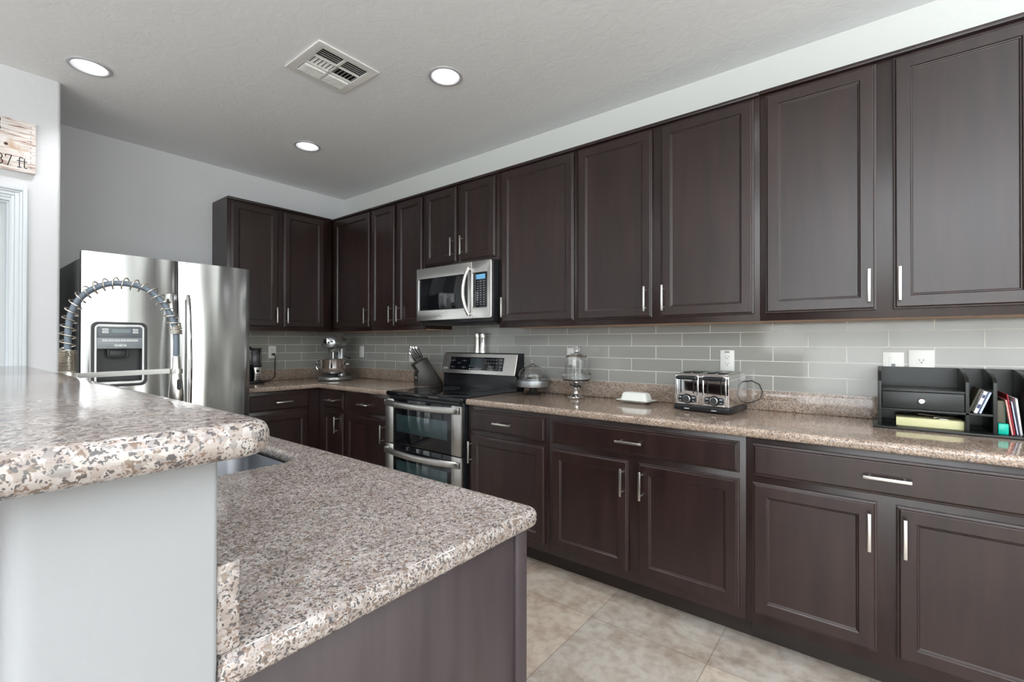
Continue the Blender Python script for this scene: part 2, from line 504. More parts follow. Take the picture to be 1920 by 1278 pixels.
# ------------------------------------------------------------------ mesh helpers
class MB:
    def __init__(s):
        s.bm = bmesh.new()

    def box(s, x0, y0, z0, x1, y1, z1, bev=0.0, seg=2):
        x0, x1 = min(x0, x1), max(x0, x1)
        y0, y1 = min(y0, y1), max(y0, y1)
        z0, z1 = min(z0, z1), max(z0, z1)
        t = bmesh.new()
        bmesh.ops.create_cube(t, size=1)
        for v in t.verts:
            v.co = Vector(((v.co.x + .5) * (x1 - x0) + x0, (v.co.y + .5) * (y1 - y0) + y0, (v.co.z + .5) * (z1 - z0) + z0))
        if bev > 0:
            bev = min(bev, 0.49 * min(x1 - x0, y1 - y0, z1 - z0))
            bmesh.ops.bevel(t, geom=list(t.edges), offset=bev, segments=seg, affect='EDGES', profile=0.5)
        s.merge(t)
        return s

    def merge(s, t, mat=None):
        if mat is not None:
            t.transform(mat)
        me = bpy.data.meshes.new('t')
        t.to_mesh(me)
        t.free()
        s.bm.from_mesh(me)
        bpy.data.meshes.remove(me)

    def prism(s, poly, axis, a0, a1, bev=0.0, seg=2):
        """poly: 2D points in the two other axes (in x,y,z order), extruded along axis"""
        t = bmesh.new()

        def P(p, a):
            q = list(p)
            q.insert(axis, a)
            return Vector(q)
        lo = [t.verts.new(P(p, a0)) for p in poly]
        hi = [t.verts.new(P(p, a1)) for p in poly]
        n = len(poly)
        t.faces.new(lo)
        t.faces.new(list(reversed(hi)))
        for i in range(n):
            t.faces.new([lo[i], hi[i], hi[(i + 1) % n], lo[(i + 1) % n]])
        bmesh.ops.recalc_face_normals(t, faces=list(t.faces))
        if bev > 0:
            bmesh.ops.bevel(t, geom=list(t.edges), offset=bev, segments=seg, affect='EDGES', profile=0.5)
        s.merge(t)
        return s

    def lathe(s, prof, center=(0, 0, 0), seg=40, axis=2, closed=False):
        """prof: (r, h) list revolved about an axis through center"""
        t = bmesh.new()
        rings = []
        for r, h in prof:
            if r < 1e-6:
                p = [0, 0]
                p.insert(axis, h)
                rings.append([t.verts.new(Vector(p))])
            else:
                ring = []
                for i in range(seg):
                    a_ = 2 * PI * i / seg
                    p = [r * math.cos(a_), r * math.sin(a_)]
                    p.insert(axis, h)
                    ring.append(t.verts.new(Vector(p)))
                rings.append(ring)
        pairs = list(zip(rings[:-1], rings[1:]))
        if closed:
            pairs.append((rings[-1], rings[0]))
        for A, B in pairs:
            if len(A) == 1 and len(B) == 1:
                continue
            for i in range(seg):
                j = (i + 1) % seg
                if len(A) == 1:
                    t.faces.new([A[0], B[i], B[j]])
                elif len(B) == 1:
                    t.faces.new([A[i], A[j], B[0]])
                else:
                    t.faces.new([A[i], A[j], B[j], B[i]])
        if not closed:
            for R in (rings[0], rings[-1]):
                if len(R) > 1:
                    t.faces.new(R)
        bmesh.ops.recalc_face_normals(t, faces=list(t.faces))
        s.merge(t, Matrix.Translation(Vector(center)))
        return s

    def tube(s, pts, r, seg=10, closed=False, flat=1.0):
        pts = [Vector(p) for p in pts]
        n = len(pts)
        rr = r if isinstance(r, (list, tuple)) else [r] * n
        t = bmesh.new()
        rings = []
        up = None
        for i in range(n):
            if closed:
                d = (pts[(i + 1) % n] - pts[i - 1]).normalized()
            else:
                d = (pts[min(i + 1, n - 1)] - pts[max(i - 1, 0)]).normalized()
            if up is None:
                up = Vector((0, 0, 1)) if abs(d.z) < 0.9 else Vector((1, 0, 0))
            sd = d.cross(up)
            if sd.length < 1e-5:
                sd = d.cross(Vector((0, 1, 0)))
            sd.normalize()
            up = sd.cross(d).normalized()
            rings.append([t.verts.new(pts[i] + sd * math.cos(2 * PI * k / seg) * rr[i] + up * math.sin(2 * PI * k / seg) * rr[i] * flat) for k in range(seg)])
        m_ = n if closed else n - 1
        for i in range(m_):
            A, B = rings[i], rings[(i + 1) % n]
            for k in range(seg):
                j = (k + 1) % seg
                t.faces.new([A[k], A[j], B[j], B[k]])
        if not closed:
            t.faces.new(rings[0])
            t.faces.new(rings[-1])
        bmesh.ops.recalc_face_normals(t, faces=list(t.faces))
        s.merge(t)
        return s

    def cyl(s, p0, p1, r0, r1=None, seg=20):
        s.tube([p0, p1], [r0, r0 if r1 is None else r1], seg)
        return s

    def rings(s, rects, fmap, close_first=True):
        """loft nested rectangles: (a0,a1,b0,b1,depth)"""
        t = bmesh.new()
        rs = []
        for a0, a1, b0, b1, d in rects:
            rs.append([t.verts.new(Vector(fmap(a_, d, b_))) for a_, b_ in ((a0, b0), (a1, b0), (a1, b1), (a0, b1))])
        for A, B in zip(rs[:-1], rs[1:]):
            for i in range(4):
                t.faces.new([A[i], A[(i + 1) % 4], B[(i + 1) % 4], B[i]])
        if close_first:
            t.faces.new(rs[0])
        t.faces.new(rs[-1])
        bmesh.ops.recalc_face_normals(t, faces=list(t.faces))
        s.merge(t)
        return s

    def xform(s, m):
        s.bm.transform(m)
        return s


ORG = {}


def mark_sharp(bm, ang=math.radians(34)):
    for f in bm.faces:
        f.smooth = True
    for ed in bm.edges:
        if len(ed.link_faces) == 2:
            if ed.calc_face_angle(0) > ang:
                ed.smooth = False


def build(mb, name, mat, parent=None, label=None, world_coords=True, sharp=34):
    bm = mb.bm if isinstance(mb, MB) else mb
    org = Vector((0, 0, 0))
    if parent is not None and world_coords:
        org = ORG.get(parent.name, Vector((0, 0, 0)))
    if org.length > 0:
        bm.transform(Matrix.Translation(-org))
    mark_sharp(bm, math.radians(sharp))
    me = bpy.data.meshes.new(name)
    bm.to_mesh(me)
    bm.free()
    me.materials.append(mat)
    o = bpy.data.objects.new(name, me)
    COL.objects.link(o)
    if parent is not None:
        o.parent = parent
        ORG[o.name] = org
    if label:
        o['label'] = label
    return o


def tag(o, label, cat, group=None):
    o['label'] = label
    o['category'] = cat
    if group:
        o['group'] = group
    return o


def thing(name, loc, label, cat, group=None, rz=0.0):
    o = bpy.data.objects.new(name, None)
    o.empty_display_size = 0.05
    COL.objects.link(o)
    o.location = loc
    o.rotation_euler = (0, 0, rz)
    tag(o, label, cat, group)
    ORG[o.name] = Vector(loc) if rz == 0 else Vector((0, 0, 0))
    return o


def struct(mb, name, mat, parent=None):
    o = build(mb, name, mat, parent)
    if parent is None:
        o['kind'] = 'structure'
    return o


def mesh_from_curve(cu):
    ob = bpy.data.objects.new('tmp', cu)
    COL.objects.link(ob)
    dg = bpy.context.evaluated_depsgraph_get()
    me = bpy.data.meshes.new_from_object(ob.evaluated_get(dg))
    bpy.data.objects.remove(ob)
    bpy.data.curves.remove(cu)
    bm = bmesh.new()
    bm.from_mesh(me)
    bpy.data.meshes.remove(me)
    bmesh.ops.remove_doubles(bm, verts=bm.verts, dist=1e-6)
    return bm


def rrect(x0, y0, x1, y1, r, seg=8):
    """rounded rectangle; r may be a 4-tuple for (x0y0, x1y0, x1y1, x0y1)"""
    rs = r if isinstance(r, (tuple, list)) else (r,) * 4
    pts = []
    for (cx_, cy_, sx, sy, a0), q in zip(((x0, y0, 1, 1, PI), (x1, y0, -1, 1, 1.5 * PI), (x1, y1, -1, -1, 0), (x0, y1, 1, -1, .5 * PI)), rs):
        if q <= 0:
            pts.append((cx_, cy_))
            continue
        for i in range(seg + 1):
            a_ = a0 + (PI / 2) * i / seg
            pts.append((cx_ + sx * q + q * math.cos(a_), cy_ + sy * q + q * math.sin(a_)))
    return pts


def circle(cx_, cy_, r, n=40):
    return [(cx_ + r * math.cos(2 * PI * i / n), cy_ + r * math.sin(2 * PI * i / n)) for i in range(n)]


def slab_bm(loops, z0, z1, bev=0.0, res=4):
    """flat slab with holes and rounded edges, via a filled 2D curve"""
    cu = bpy.data.curves.new('slab', 'CURVE')
    cu.dimensions = '2D'
    cu.fill_mode = 'BOTH'
    for lp in loops:
        sp = cu.splines.new('POLY')
        sp.points.add(len(lp) - 1)
        for p, q in zip(sp.points, lp):
            p.co = (q[0], q[1], 0, 1)
        sp.use_cyclic_u = True
    h = (z1 - z0) / 2
    cu.bevel_depth = bev
    cu.bevel_resolution = res
    cu.offset = -bev
    cu.extrude = max(h - bev, 0)
    bm = mesh_from_curve(cu)
    bm.transform(Matrix.Translation((0, 0, (z0 + z1) / 2)))
    return bm


def text_bm(body, size, depth=0.0004):
    cu = bpy.data.curves.new('txt', 'FONT')
    cu.body = body
    cu.size = size
    cu.extrude = depth
    cu.align_x = 'CENTER'
    cu.align_y = 'CENTER'
    cu.resolution_u = 3
    return mesh_from_curve(cu)


def R3(vx, vy, vz, t=(0, 0, 0)):
    """matrix whose columns are the images of x, y, z"""
    m = Matrix((Vector(vx), Vector(vy), Vector(vz))).transposed().to_4x4()
    m.translation = Vector(t)
    return m


def FACE_S(x, y, z):   # drawing plane facing -Y
    return R3((1, 0, 0), (0, 0, 1), (0, -1, 0), (x, y, z))


def FACE_E(x, y, z):   # drawing plane facing +X
    return R3((0, 1, 0), (0, 0, 1), (1, 0, 0), (x, y, z))


def arc_pts(c, r, a0, a1, n):
    return [(c[0] + r * math.cos(a0 + (a1 - a0) * i / n), c[1] + r * math.sin(a0 + (a1 - a0) * i / n)) for i in range(n + 1)]


# ------------------------------------------------------------------ room
ZC = 2.765
XE, YS = 7.6, -7.2
struct(MB().box(-0.1, YS - .1, -0.06, XE + .1, 0.1, 0.0), 'floor', M_FLOOR)
LAMPS = [(1.040, -2.185), (0.995, -0.93), (2.503, -0.925), (2.503, -2.185), (4.02, -0.925), (4.02, -2.185)]
LAMPS_FAR = [(2.6, -4.6), (4.6, -4.6), (2.6, -6.2), (4.6, -6.2), (6.3, -3.4), (6.3, -5.4)]
VX0, VX1, VY0, VY1 = 1.893, 2.243, -1.534, -1.178
cl = [[(-0.1, YS - .1), (XE + .1, YS - .1), (XE + .1, 0.1), (-0.1, 0.1)]]
for (lx, ly) in LAMPS + LAMPS_FAR:
    cl.append(list(reversed(circle(lx, ly, 0.078, 32))))
cl.append([(VX0 + .03, VY0 + .03), (VX0 + .03, VY1 - .03), (VX1 - .03, VY1 - .03), (VX1 - .03, VY0 + .03)])
struct(slab_bm(cl, ZC, ZC + .02), 'ceiling', M_CEIL)
struct(MB().box(-0.1, 0, 0, XE + .1, 0.1, ZC), 'wall_right', M_WALLR)
struct(MB().box(-0.1, -2.25, 0, 0, 0, ZC), 'wall_back', M_WALL)
# pantry block at left, with a bullnose corner and a door opening
WX = 0.70
m = MB()
m.prism([(-0.1, -2.25)] + [(WX - .018 + .018 * math.sin(t * PI / 12), -2.268 + .018 * math.cos(t * PI / 12)) for t in range(7)] + [(WX, -2.447), (-0.1, -2.447)], 2, 0, ZC)
m.box(-0.1, -3.262, 2.052, WX, -2.447, ZC)
m.box(-0.1, YS - .1, 0, WX, -3.262, ZC)
m.box(-0.1, -3.262, 0, WX - .12, -2.447, 2.052)
struct(m, 'wall_left', M_WALL)
# far walls with daylight openings, behind the camera
m = MB()
m.box(WX, YS - .1, 0, 2.3, YS, ZC).box(6.9, YS - .1, 0, XE + .1, YS, ZC).box(2.3, YS - .1, 2.4, 6.9, YS, ZC).box(2.3, YS - .1, 0, 6.9, YS, 0.3)
struct(m, 'wall_front', M_WALL)
m = MB()
m.box(XE, -0.35, 0, XE + .1, 0, ZC).box(XE, -4.0, 0, XE + .1, -3.15, ZC).box(XE, YS, 0, XE + .1, -6.4, ZC)
m.box(XE, -3.15, 2.45, XE + .1, -0.35, ZC).box(XE, -6.4, 2.35, XE + .1, -4.0, ZC).box(XE, -6.4, 0, XE + .1, -4.0, 0.6)
struct(m, 'wall_east', M_WALL)


def window(name, axis, a0, a1, z0, z1, pos, n):
    t = bpy.data.objects.new(name, None)
    COL.objects.link(t)
    t['kind'] = 'structure'
    fr = MB()

    def bx(m_, a, b, c, d, th):
        if axis == 'x':
            m_.box(pos, a, c, pos + th, b, d)
        else:
            m_.box(a, pos - th, c, b, pos, d)
    w = .05
    bx(fr, a0, a1, z0, z0 + w, .06); bx(fr, a0, a1, z1 - w, z1, .06)
    for i in range(n + 1):
        c_ = a0 + (a1 - a0) * i / n
        bx(fr, max(a0, c_ - w / 2 - (w / 2 if i == n else 0)), min(a1, c_ + w / 2 + (w / 2 if i == 0 else 0)), z0, z1, .06)
    build(fr, 'window_frame', M_TRIM, t)
    return t


window('window_1', 'x', -3.15, -0.35, 0.0, 2.45, XE + .02, 2)
window('window_2', 'y', 2.3, 6.9, 0.3, 2.4, YS - .02, 4)
window('window_3', 'x', -6.4, -4.0, 0.6, 2.35, XE + .02, 2)

# pantry door, casing
d = struct(MB().box(WX - .07, -3.242, 0.008, WX - .032, -2.452, 2.030, .001), 'door_1', M_DOORP)
for (z0, z1) in ((0.22, 0.92), (1.08, 1.90)):
    for (y0, y1) in ((-3.13, -2.89), (-2.80, -2.56)):
        p = MB().rings([(y0, y1, z0, z1, WX - .033), (y0 + .006, y1 - .006, z0 + .006, z1 - .006, WX - .030), (y0 + .02, y1 - .02, z0 + .02, z1 - .02, WX - .029), (y0 + .035, y1 - .035, z0 + .035, z1 - .035, WX - .026)], lambda a_, dd, b_: (dd, a_, b_))
        build(p, 'door_panel', M_DOORP, d, sharp=2)
m = MB()
# moulded casing profile: strips stepping in thickness
for (o0, o1, th) in ((0.0, 0.018, .018), (0.018, 0.030, .014), (0.030, 0.048, .011), (0.048, 0.062, .008)):
    m.box(WX, -2.447 + .062 - o1, 0, WX + th, -2.447 + .062 - o0, 2.052 + .062 - o0, .002)
    m.box(WX, -3.262 - .062 + o0, 0, WX + th, -3.262 - .062 + o1, 2.052 + .062 - o0, .002)
    m.box(WX, -3.262 - .062 + o1, 2.052 + .062 - o1, WX + th, -2.447 + .062 - o1, 2.052 + .062 - o0, .002)
m.box(WX - .12, -2.452, 0, WX + .004, -2.447, 2.052)
m.box(WX - .12, -3.262, 0, WX + .004, -3.257, 2.052)
m.box(WX - .12, -3.257, 2.036, WX + .004, -2.452, 2.052)
m.box(WX - .03, -2.462, 0, WX - .018, -2.452, 2.036)
m.box(WX - .03, -3.257, 2.026, WX - .018, -2.462, 2.036)
struct(m, 'trim_1', M_TRIM)

# wall behind tiles
tl = build(MB().box(0.0, -0.008, 1.0155, 5.6, -0.0003, 1.3668).box(1.623, -0.008, 1.3668, 2.385, -0.0003, 1.4115), 'tile_backsplash', M_TILE_R)
tag(tl, 'gray-beige glass tile backsplash in running bond along the right wall', 'backsplash')
tl = build(MB().box(0.0003, -1.25, 1.0155, 0.008, -0.008, 1.3668), 'tile_backsplash', M_TILE_B)
tag(tl, 'short gray-beige tile backsplash on the back wall beside the refrigerator', 'backsplash')

# half wall of the peninsula (bullnose ends)
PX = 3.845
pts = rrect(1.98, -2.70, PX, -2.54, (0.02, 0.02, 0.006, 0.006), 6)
struct(MB().prism(pts, 2, 0, 1.1385), 'wall_peninsula', M_WALL_DARKENED)

# ------------------------------------------------------------------ countertops
GT = 0.914


def counter_edge_slab(loops, z0, z1, name, mat, parent, bev=.014):
    return build(slab_bm(loops, z0, z1, bev, 5), name, mat, parent)


t = thing('countertop', (0.33, -0.33, .876), 'L-shaped speckled granite countertop in the back corner under the stand mixer', 'countertop')
counter_edge_slab([[(0.0, -1.225), (0.652, -1.225), (0.652, -0.648), (1.612, -0.648), (1.612, 0.0), (0.0, 0.0)]], .876, .914, 'top_slab', M_GRAN_WARMLIT, t)
m = MB().box(0.0, -1.225, .914, .022, -0.0225, 1.0155, .002).box(0.0, -0.022, .914, 1.612, 0.0, 1.0155, .002)
build(m, 'backsplash_curb', M_GRAN_WARMLIT, t)
t = thing('countertop', (3.9, -0.33, .876), 'long speckled granite countertop right of the range, carrying the toaster', 'countertop')
counter_edge_slab([rrect(2.386, -0.648, 5.6, 0.0, (.02, 0, 0, 0), 5)], .876, .914, 'top_slab', M_GRAN_WARMLIT, t)
build(MB().box(2.386, -0.022, .914, 5.6, 0.0, 1.0155, .002), 'backsplash_curb', M_GRAN_WARMLIT, t)

t = thing('sink_countertop', (3.0, -2.23, .876), 'lower granite countertop of the peninsula with the sink cut into it', 'countertop')
sink_loop = list(reversed(rrect(2.22, -2.40, 3.045, -2.025, 0.075, 8)))
counter_edge_slab([rrect(1.93, -2.54, 3.852, -1.925, (0, 0, .03, .01), 6), sink_loop], .876, .914, 'top_slab', M_GRAN, t, .015)
build(MB().box(1.98, -2.5395, .9142, 3.838, -2.515, 1.014, .0025), 'backsplash_curb', M_GRAN, t)
bar = build(slab_bm([rrect(1.93, -3.02, 3.892, -2.495, (.04, .04, .035, .035), 6)], 1.139, 1.177, .016, 6), 'bar_top', M_GRAN)
tag(bar, 'raised granite bar top in the foreground on the white half wall', 'bar top')

# ------------------------------------------------------------------ cabinets


def fS(a_, dd, b_):
    return (a_, -dd, b_)


def fE(a_, dd, b_):
    return (dd, a_, b_)


def fbox(mb, f, a0, a1, d0, d1, b0, b1, bev=0):
    p, q = f(a0, d0, b0), f(a1, d1, b1)
    mb.box(*p, *q, bev)


def door_mesh(f, a0, a1, b0, b1, d0, fw=.056, slab=False):
    t = .020
    if slab:
        prof = [(0, 0), (0, .013), (.003, .0145), (.008, .0150), (.011, .0185), (.014, .020)]
    else:
        prof = [(0, 0), (0, .013), (.003, .0145), (.007, .0150), (.0095, .0185), (.012, .020), (fw - .004, .020), (fw - .002, .0185), (fw, .0155), (fw + .003, .0150), (fw + .0055, .0122), (fw + .007, .0118)]
    rects = [(a0 + i, a1 - i, b0 + i, b1 - i, d0 + dd) for i, dd in prof]
    return MB().rings(rects, f)


def handle_mesh(f, ca, cb, d0, vert, L=.135, stand=.030):
    m = MB()
    w = .0055
    if vert:
        fbox(m, f, ca - w, ca + w, d0 + stand - .004, d0 + stand + .005, cb - L / 2, cb + L / 2, .002)
        ps = [(ca, cb - .048), (ca, cb + .048)]
    else:
        fbox(m, f, ca - L / 2, ca + L / 2, d0 + stand - .004, d0 + stand + .005, cb - w, cb + w, .002)
        ps = [(ca - .048, cb), (ca + .048, cb)]
    for a_, b_ in ps:
        m.cyl(f(a_, d0, b_), f(a_, d0 + stand, b_), .0042, seg=10)
    return m


def upper_cabinet(name, label, f, a0, a1, z0, z1, doors, dface=.305, side=0.0, group='wall cabinets'):
    """doors: (a0, a1, b0, b1, handle a or None)"""
    c = f((a0 + a1) / 2, dface / 2, z0)
    t = thing(name, c, label, 'cabinet', group)
    m = MB()
    fbox(m, f, a0, a1, .0005, dface - .019, z0 + .0045, z1 - .003)
    build(m, 'carcass', M_CAB, t)
    # face frame: stiles and rails around the door openings
    m = MB()
    fbox(m, f, a0, a1, dface - .019, dface, z0, z1 - .003, .0015)
    build(m, 'face_frame', M_CAB, t)
    m = MB()
    fbox(m, f, a0 + .001, a1 - .001, .009, dface - .020, z0 + .0005, z0 + .0045)
    build(m, 'bottom_panel', M_MAPLE, t, 'light maple underside')
    m = MB()
    fbox(m, f, a0, a1, dface, dface + .014, z1 - .020, z1 - .002, .003)
    build(m, 'top_moulding', M_CAB, t)
    for (p0, p1, b0, b1, ha, hz) in doors:
        dr = build(door_mesh(f, p0, p1, b0, b1, dface), 'door', M_CAB, t, sharp=2)
        if ha is not None:
            build(handle_mesh(f, ha, hz, dface + .020, True), 'handle', M_NICKEL, dr)
    return t


ZT, ZB = 2.447, 1.3675
UB, UT = 1.400, 2.414
HZ = 1.500
upper_cabinet('wall_cabinet', 'two-door dark upper cabinet on the back wall, beside the refrigerator', fE, -1.2316, -0.3245, ZB, ZT,
              [(-1.203, -0.828, UB, UT, -.838 - .012, HZ), (-0.781, -0.402, UB, UT, -.759, HZ)])
upper_cabinet('wall_cabinet', 'dark upper corner cabinet with one door, above the tile right of the stand mixer', fS, 0.0005, 0.926, ZB, ZT,
              [(0.352, 0.914, UB, UT, .878, HZ)])
upper_cabinet('wall_cabinet', 'dark upper cabinet with two narrow doors, directly left of the microwave', fS, 0.927, 1.6215, ZB, ZT,
              [(0.9417, 1.2623, UB, UT, 1.228, HZ), (1.2959, 1.6069, UB, UT, 1.330, HZ)])
upper_cabinet('wall_cabinet', 'short two-door dark upper cabinet directly above the microwave', fS, 1.6225, 2.3855, 1.832, ZT,
              [(1.6419, 1.9845, 1.858, UT, 1.955, 1.968), (2.0303, 2.358, 1.858, UT, 2.055, 1.968)])
upper_cabinet('wall_cabinet', 'single tall-door dark upper cabinet just right of the microwave', fS, 2.3865, 2.990, ZB, ZT,
              [(2.4139, 2.9772, UB, UT, 2.442, HZ)])
upper_cabinet('wall_cabinet', 'wide two-door dark upper cabinet above the butter dish, middle of the right wall', fS, 2.991, 3.980, ZB, ZT,
              [(3.0066, 3.4624, UB, UT, 3.430, HZ), (3.509, 3.9562, UB, UT, 3.528, HZ)])
upper_cabinet('wall_cabinet', 'nearest wide two-door dark upper cabinet, above the desk organizer at the right edge', fS, 3.981, 4.900, ZB, ZT,
              [(4.0042, 4.4111, UB, UT, 4.387, HZ), (4.4637, 4.875, UB, UT, 4.484, HZ)])

DT, DB, RT, RB = .8506, .7206, .6925, .1547


def base_cabinet(label, f, a0, a1, drawers, doors, dface=.610, toe0=None):
    c = f((a0 + a1) / 2, dface / 2, 0)
    t = thing('base_cabinet', c, label, 'cabinet', 'base cabinets')
    m = MB()
    fbox(m, f, a0, a1, .001, dface - .019, .112, .8755)
    build(m, 'carcass', M_CAB, t)
    m = MB()
    fbox(m, f, a0, a1, dface - .019, dface, .108, .8755, .0015)
    build(m, 'face_frame', M_CAB, t)
    m = MB()
    fbox(m, f, a0 if toe0 is None else toe0, a1, .02, .521, 0.0, .1115)
    build(m, 'toe_kick', M_TOE, t)
    for (p0, p1, ha) in drawers:
        dr = build(door_mesh(f, p0, p1, DB, DT, dface, slab=True), 'drawer', M_CAB, t, sharp=2)
        if ha is not None:
            build(handle_mesh(f, ha, .786, dface + .020, False), 'handle', M_NICKEL, dr)
    for (p0, p1, ha) in doors:
        dr = build(door_mesh(f, p0, p1, RB, RT, dface), 'door', M_CAB, t, sharp=2)
        if ha is not None:
            build(handle_mesh(f, ha, .590, dface + .020, True), 'handle', M_NICKEL, dr)
    return t


base_cabinet('dark base cabinet on the back wall between refrigerator and corner, with one drawer', fE, -1.2245, -0.6115, [(-1.195, -.713, -.93)], [(-1.195, -.716, -1.16)], toe0=-1.2245)
base_cabinet('narrow dark base cabinet in the far corner of the right wall', fS, 0.0005, 1.0245, [(0.700, 1.006, .843)], [(0.700, 1.006, .924)])
base_cabinet('dark base cabinet with one drawer directly left of the range', fS, 1.0255, 1.6125, [(1.044, 1.590, 1.305)], [(1.044, 1.590, 1.540)])
base_cabinet('dark base cabinet with one drawer and one door directly right of the range', fS, 2.3865, 2.998, [(2.4184, 2.9757, 2.69)], [(2.4184, 2.9757, 2.432)])
base_cabinet('wide dark base cabinet with a long drawer over two doors, below the toaster', fS, 2.999, 3.981, [(3.0204, 3.9567, 3.475)], [(3.0204, 3.4627, 3.438), (3.5133, 3.9567, 3.534)])
base_cabinet('nearest dark base cabinet with a long drawer over two doors, below the desk organizer', fS, 3.982, 4.900, [(4.0057, 4.875, 4.438)], [(4.0057, 4.4112, 4.389), (4.4641, 4.875, 4.487)])
# the run goes on past the frame's right edge
base_cabinet('dark base cabinet past the right edge of the photo, at the end of the counter', fS, 4.901, 5.595, [(4.93, 5.57, 5.25)], [(4.93, 5.24, 5.21), (5.26, 5.57, 5.29)])
upper_cabinet('wall_cabinet', 'dark upper cabinet past the right edge of the photo, last of the run', fS, 4.901, 5.595, ZB, ZT, [(4.93, 5.24, UB, UT, 5.21, HZ), (5.26, 5.57, UB, UT, 5.29, HZ)])
# peninsula cabinets under the sink counter: end panel faces the camera
t = thing('peninsula_cabinet', (2.9, -2.24, 0), 'dark wood cabinet body of the peninsula under the sink countertop', 'cabinet')
build(MB().box(1.98, -2.538, .11, 3.04 - .84, -1.972, .8755), 'carcass', M_CAB, t)
build(MB().box(3.07, -2.538, .11, 3.818, -1.972, .8755).box(2.2, -2.538, .11, 3.07, -1.972, .30), 'sink_base', M_CAB, t)
build(MB().box(3.8185, -2.539, .0, 3.8275, -1.992, .8755, .001), 'end_panel', M_PANEL, t)
build(MB().box(3.8185, -1.9915, .0, 3.834, -1.955, .8755, .002), 'corner_stile', M_PANEL, t)
build(MB().box(1.99, -2.538, 0, 3.80, -2.04, .1095), 'toe_kick', M_TOE, t)
fN = lambda a_, dd, b_: (a_, -1.972 + dd, b_)
for (p0, p1) in ((2.0, 2.2), (2.215, 2.63), (2.645, 3.06), (3.09, 3.80)):
    dr = build(door_mesh(fN, p0, p1, RB, RT, 0), 'door', M_CAB, t, sharp=2)
    build(handle_mesh(fN, p1 - .03, .59, .02, True), 'handle', M_NICKEL, dr)
    build(door_mesh(fN, p0, p1, DB, DT, 0, slab=True), 'drawer', M_CAB, t, sharp=2)

# sink bowls (undermount)
t = thing('kitchen_sink', (2.63, -2.21, .876), 'undermount stainless steel sink in the peninsula counter', 'sink')


def bowl(x0, y0, x1, y1, zt, zb):
    bm = bmesh.new()
    prof = [(0.0, zt), (0.004, zt - .02), (0.010, zb + .04), (0.022, zb + .012), (0.05, zb)]
    rings_ = []
    for ins, z in prof:
        rr_ = max(.065 - ins * .3, .02)
        rings_.append([bm.verts.new((x, y, z)) for x, y in rrect(x0 + ins, y0 + ins, x1 - ins, y1 - ins, rr_, 6)])
    for A, B in zip(rings_[:-1], rings_[1:]):
        n = len(A)
        for i in range(n):
            bm.faces.new([A[i], A[(i + 1) % n], B[(i + 1) % n], B[i]])
    bm.faces.new(rings_[-1])
    bmesh.ops.recalc_face_normals(bm, faces=list(bm.faces))
    bmesh.ops.reverse_faces(bm, faces=list(bm.faces))
    bmesh.ops.solidify(bm, geom=list(bm.faces), thickness=.0015)
    return bm


build(bowl(2.215, -2.405, 2.60, -2.02, .8755, .68), 'bowl', M_SINK, t)
build(bowl(2.63, -2.405, 3.05, -2.02, .8755, .68), 'bowl', M_SINK, t)
for cx_ in (2.41, 2.84):
    build(MB().lathe([(0, .6795), (.042, .6805), (.044, .684), (.036, .686), (.030, .682), (0, .682)], (cx_, -2.21, 0), 24), 'drain', M_CHROME, t)

# ------------------------------------------------------------------ faucet
FB, FH = Vector((2.31, -2.445, 0)), Vector((2.42, -2.175, 0))
fd = (FH - FB).normalized()
t = thing('spring_faucet', (2.31, -2.445, .914), 'tall pull-down faucet with a coiled spring neck behind the sink', 'faucet')
b0 = (2.31, -2.445)
m = MB().lathe([(0, .9145), (.032, .9145), (.032, .922), (.027, .926), (.024, .93), (.024, 1.06), (.026, 1.065), (.026, 1.10), (.022, 1.105), (.022, 1.165), (0, 1.165)], (b0[0], b0[1], 0), 28)
build(m, 'base_post', M_NICKEL, t)
m = MB().cyl((2.31 + .02, -2.445, 1.0), (2.31 + .075, -2.445, 1.005), .014, .014)
m.cyl((2.31 + .06, -2.445, 1.0), (2.31 + .085, -2.445, 1.09), .007, .005)
build(m, 'lever', M_NICKEL, t)


def fp(s_, z_):
    p_ = FB + fd * s_
    return Vector((p_.x, p_.y, z_))


path2 = [(0.0, 1.14), (0.0, 1.234), (0.002, 1.313), (0.010, 1.365), (0.029, 1.408), (0.060, 1.441), (0.105, 1.463), (0.152, 1.466), (0.192, 1.457), (0.224, 1.438), (0.254, 1.404), (0.275, 1.362), (0.288, 1.318), (0.292, 1.272), (0.292, 1.215)]


def catmull(ps, n=12):
    out = []
    P = [ps[0]] + ps + [ps[-1]]
    for i in range(1, len(P) - 2):
        for k in range(n):
            u = k / n
            q = []
            for j in range(2):
                a_, b_, c_, d_ = P[i - 1][j], P[i][j], P[i + 1][j], P[i + 2][j]
                q.append(0.5 * (2 * b_ + (c_ - a_) * u + (2 * a_ - 5 * b_ + 4 * c_ - d_) * u * u + (3 * b_ - a_ - 3 * c_ + d_) * u ** 3))
            out.append(tuple(q))
    out.append(ps[-1])
    return out


cp = catmull(path2)
hose3 = [fp(*q) for q in cp]
build(MB().tube(hose3, .0095, 12), 'hose', M_HOSE, t, 'blue-gray rubber hose')


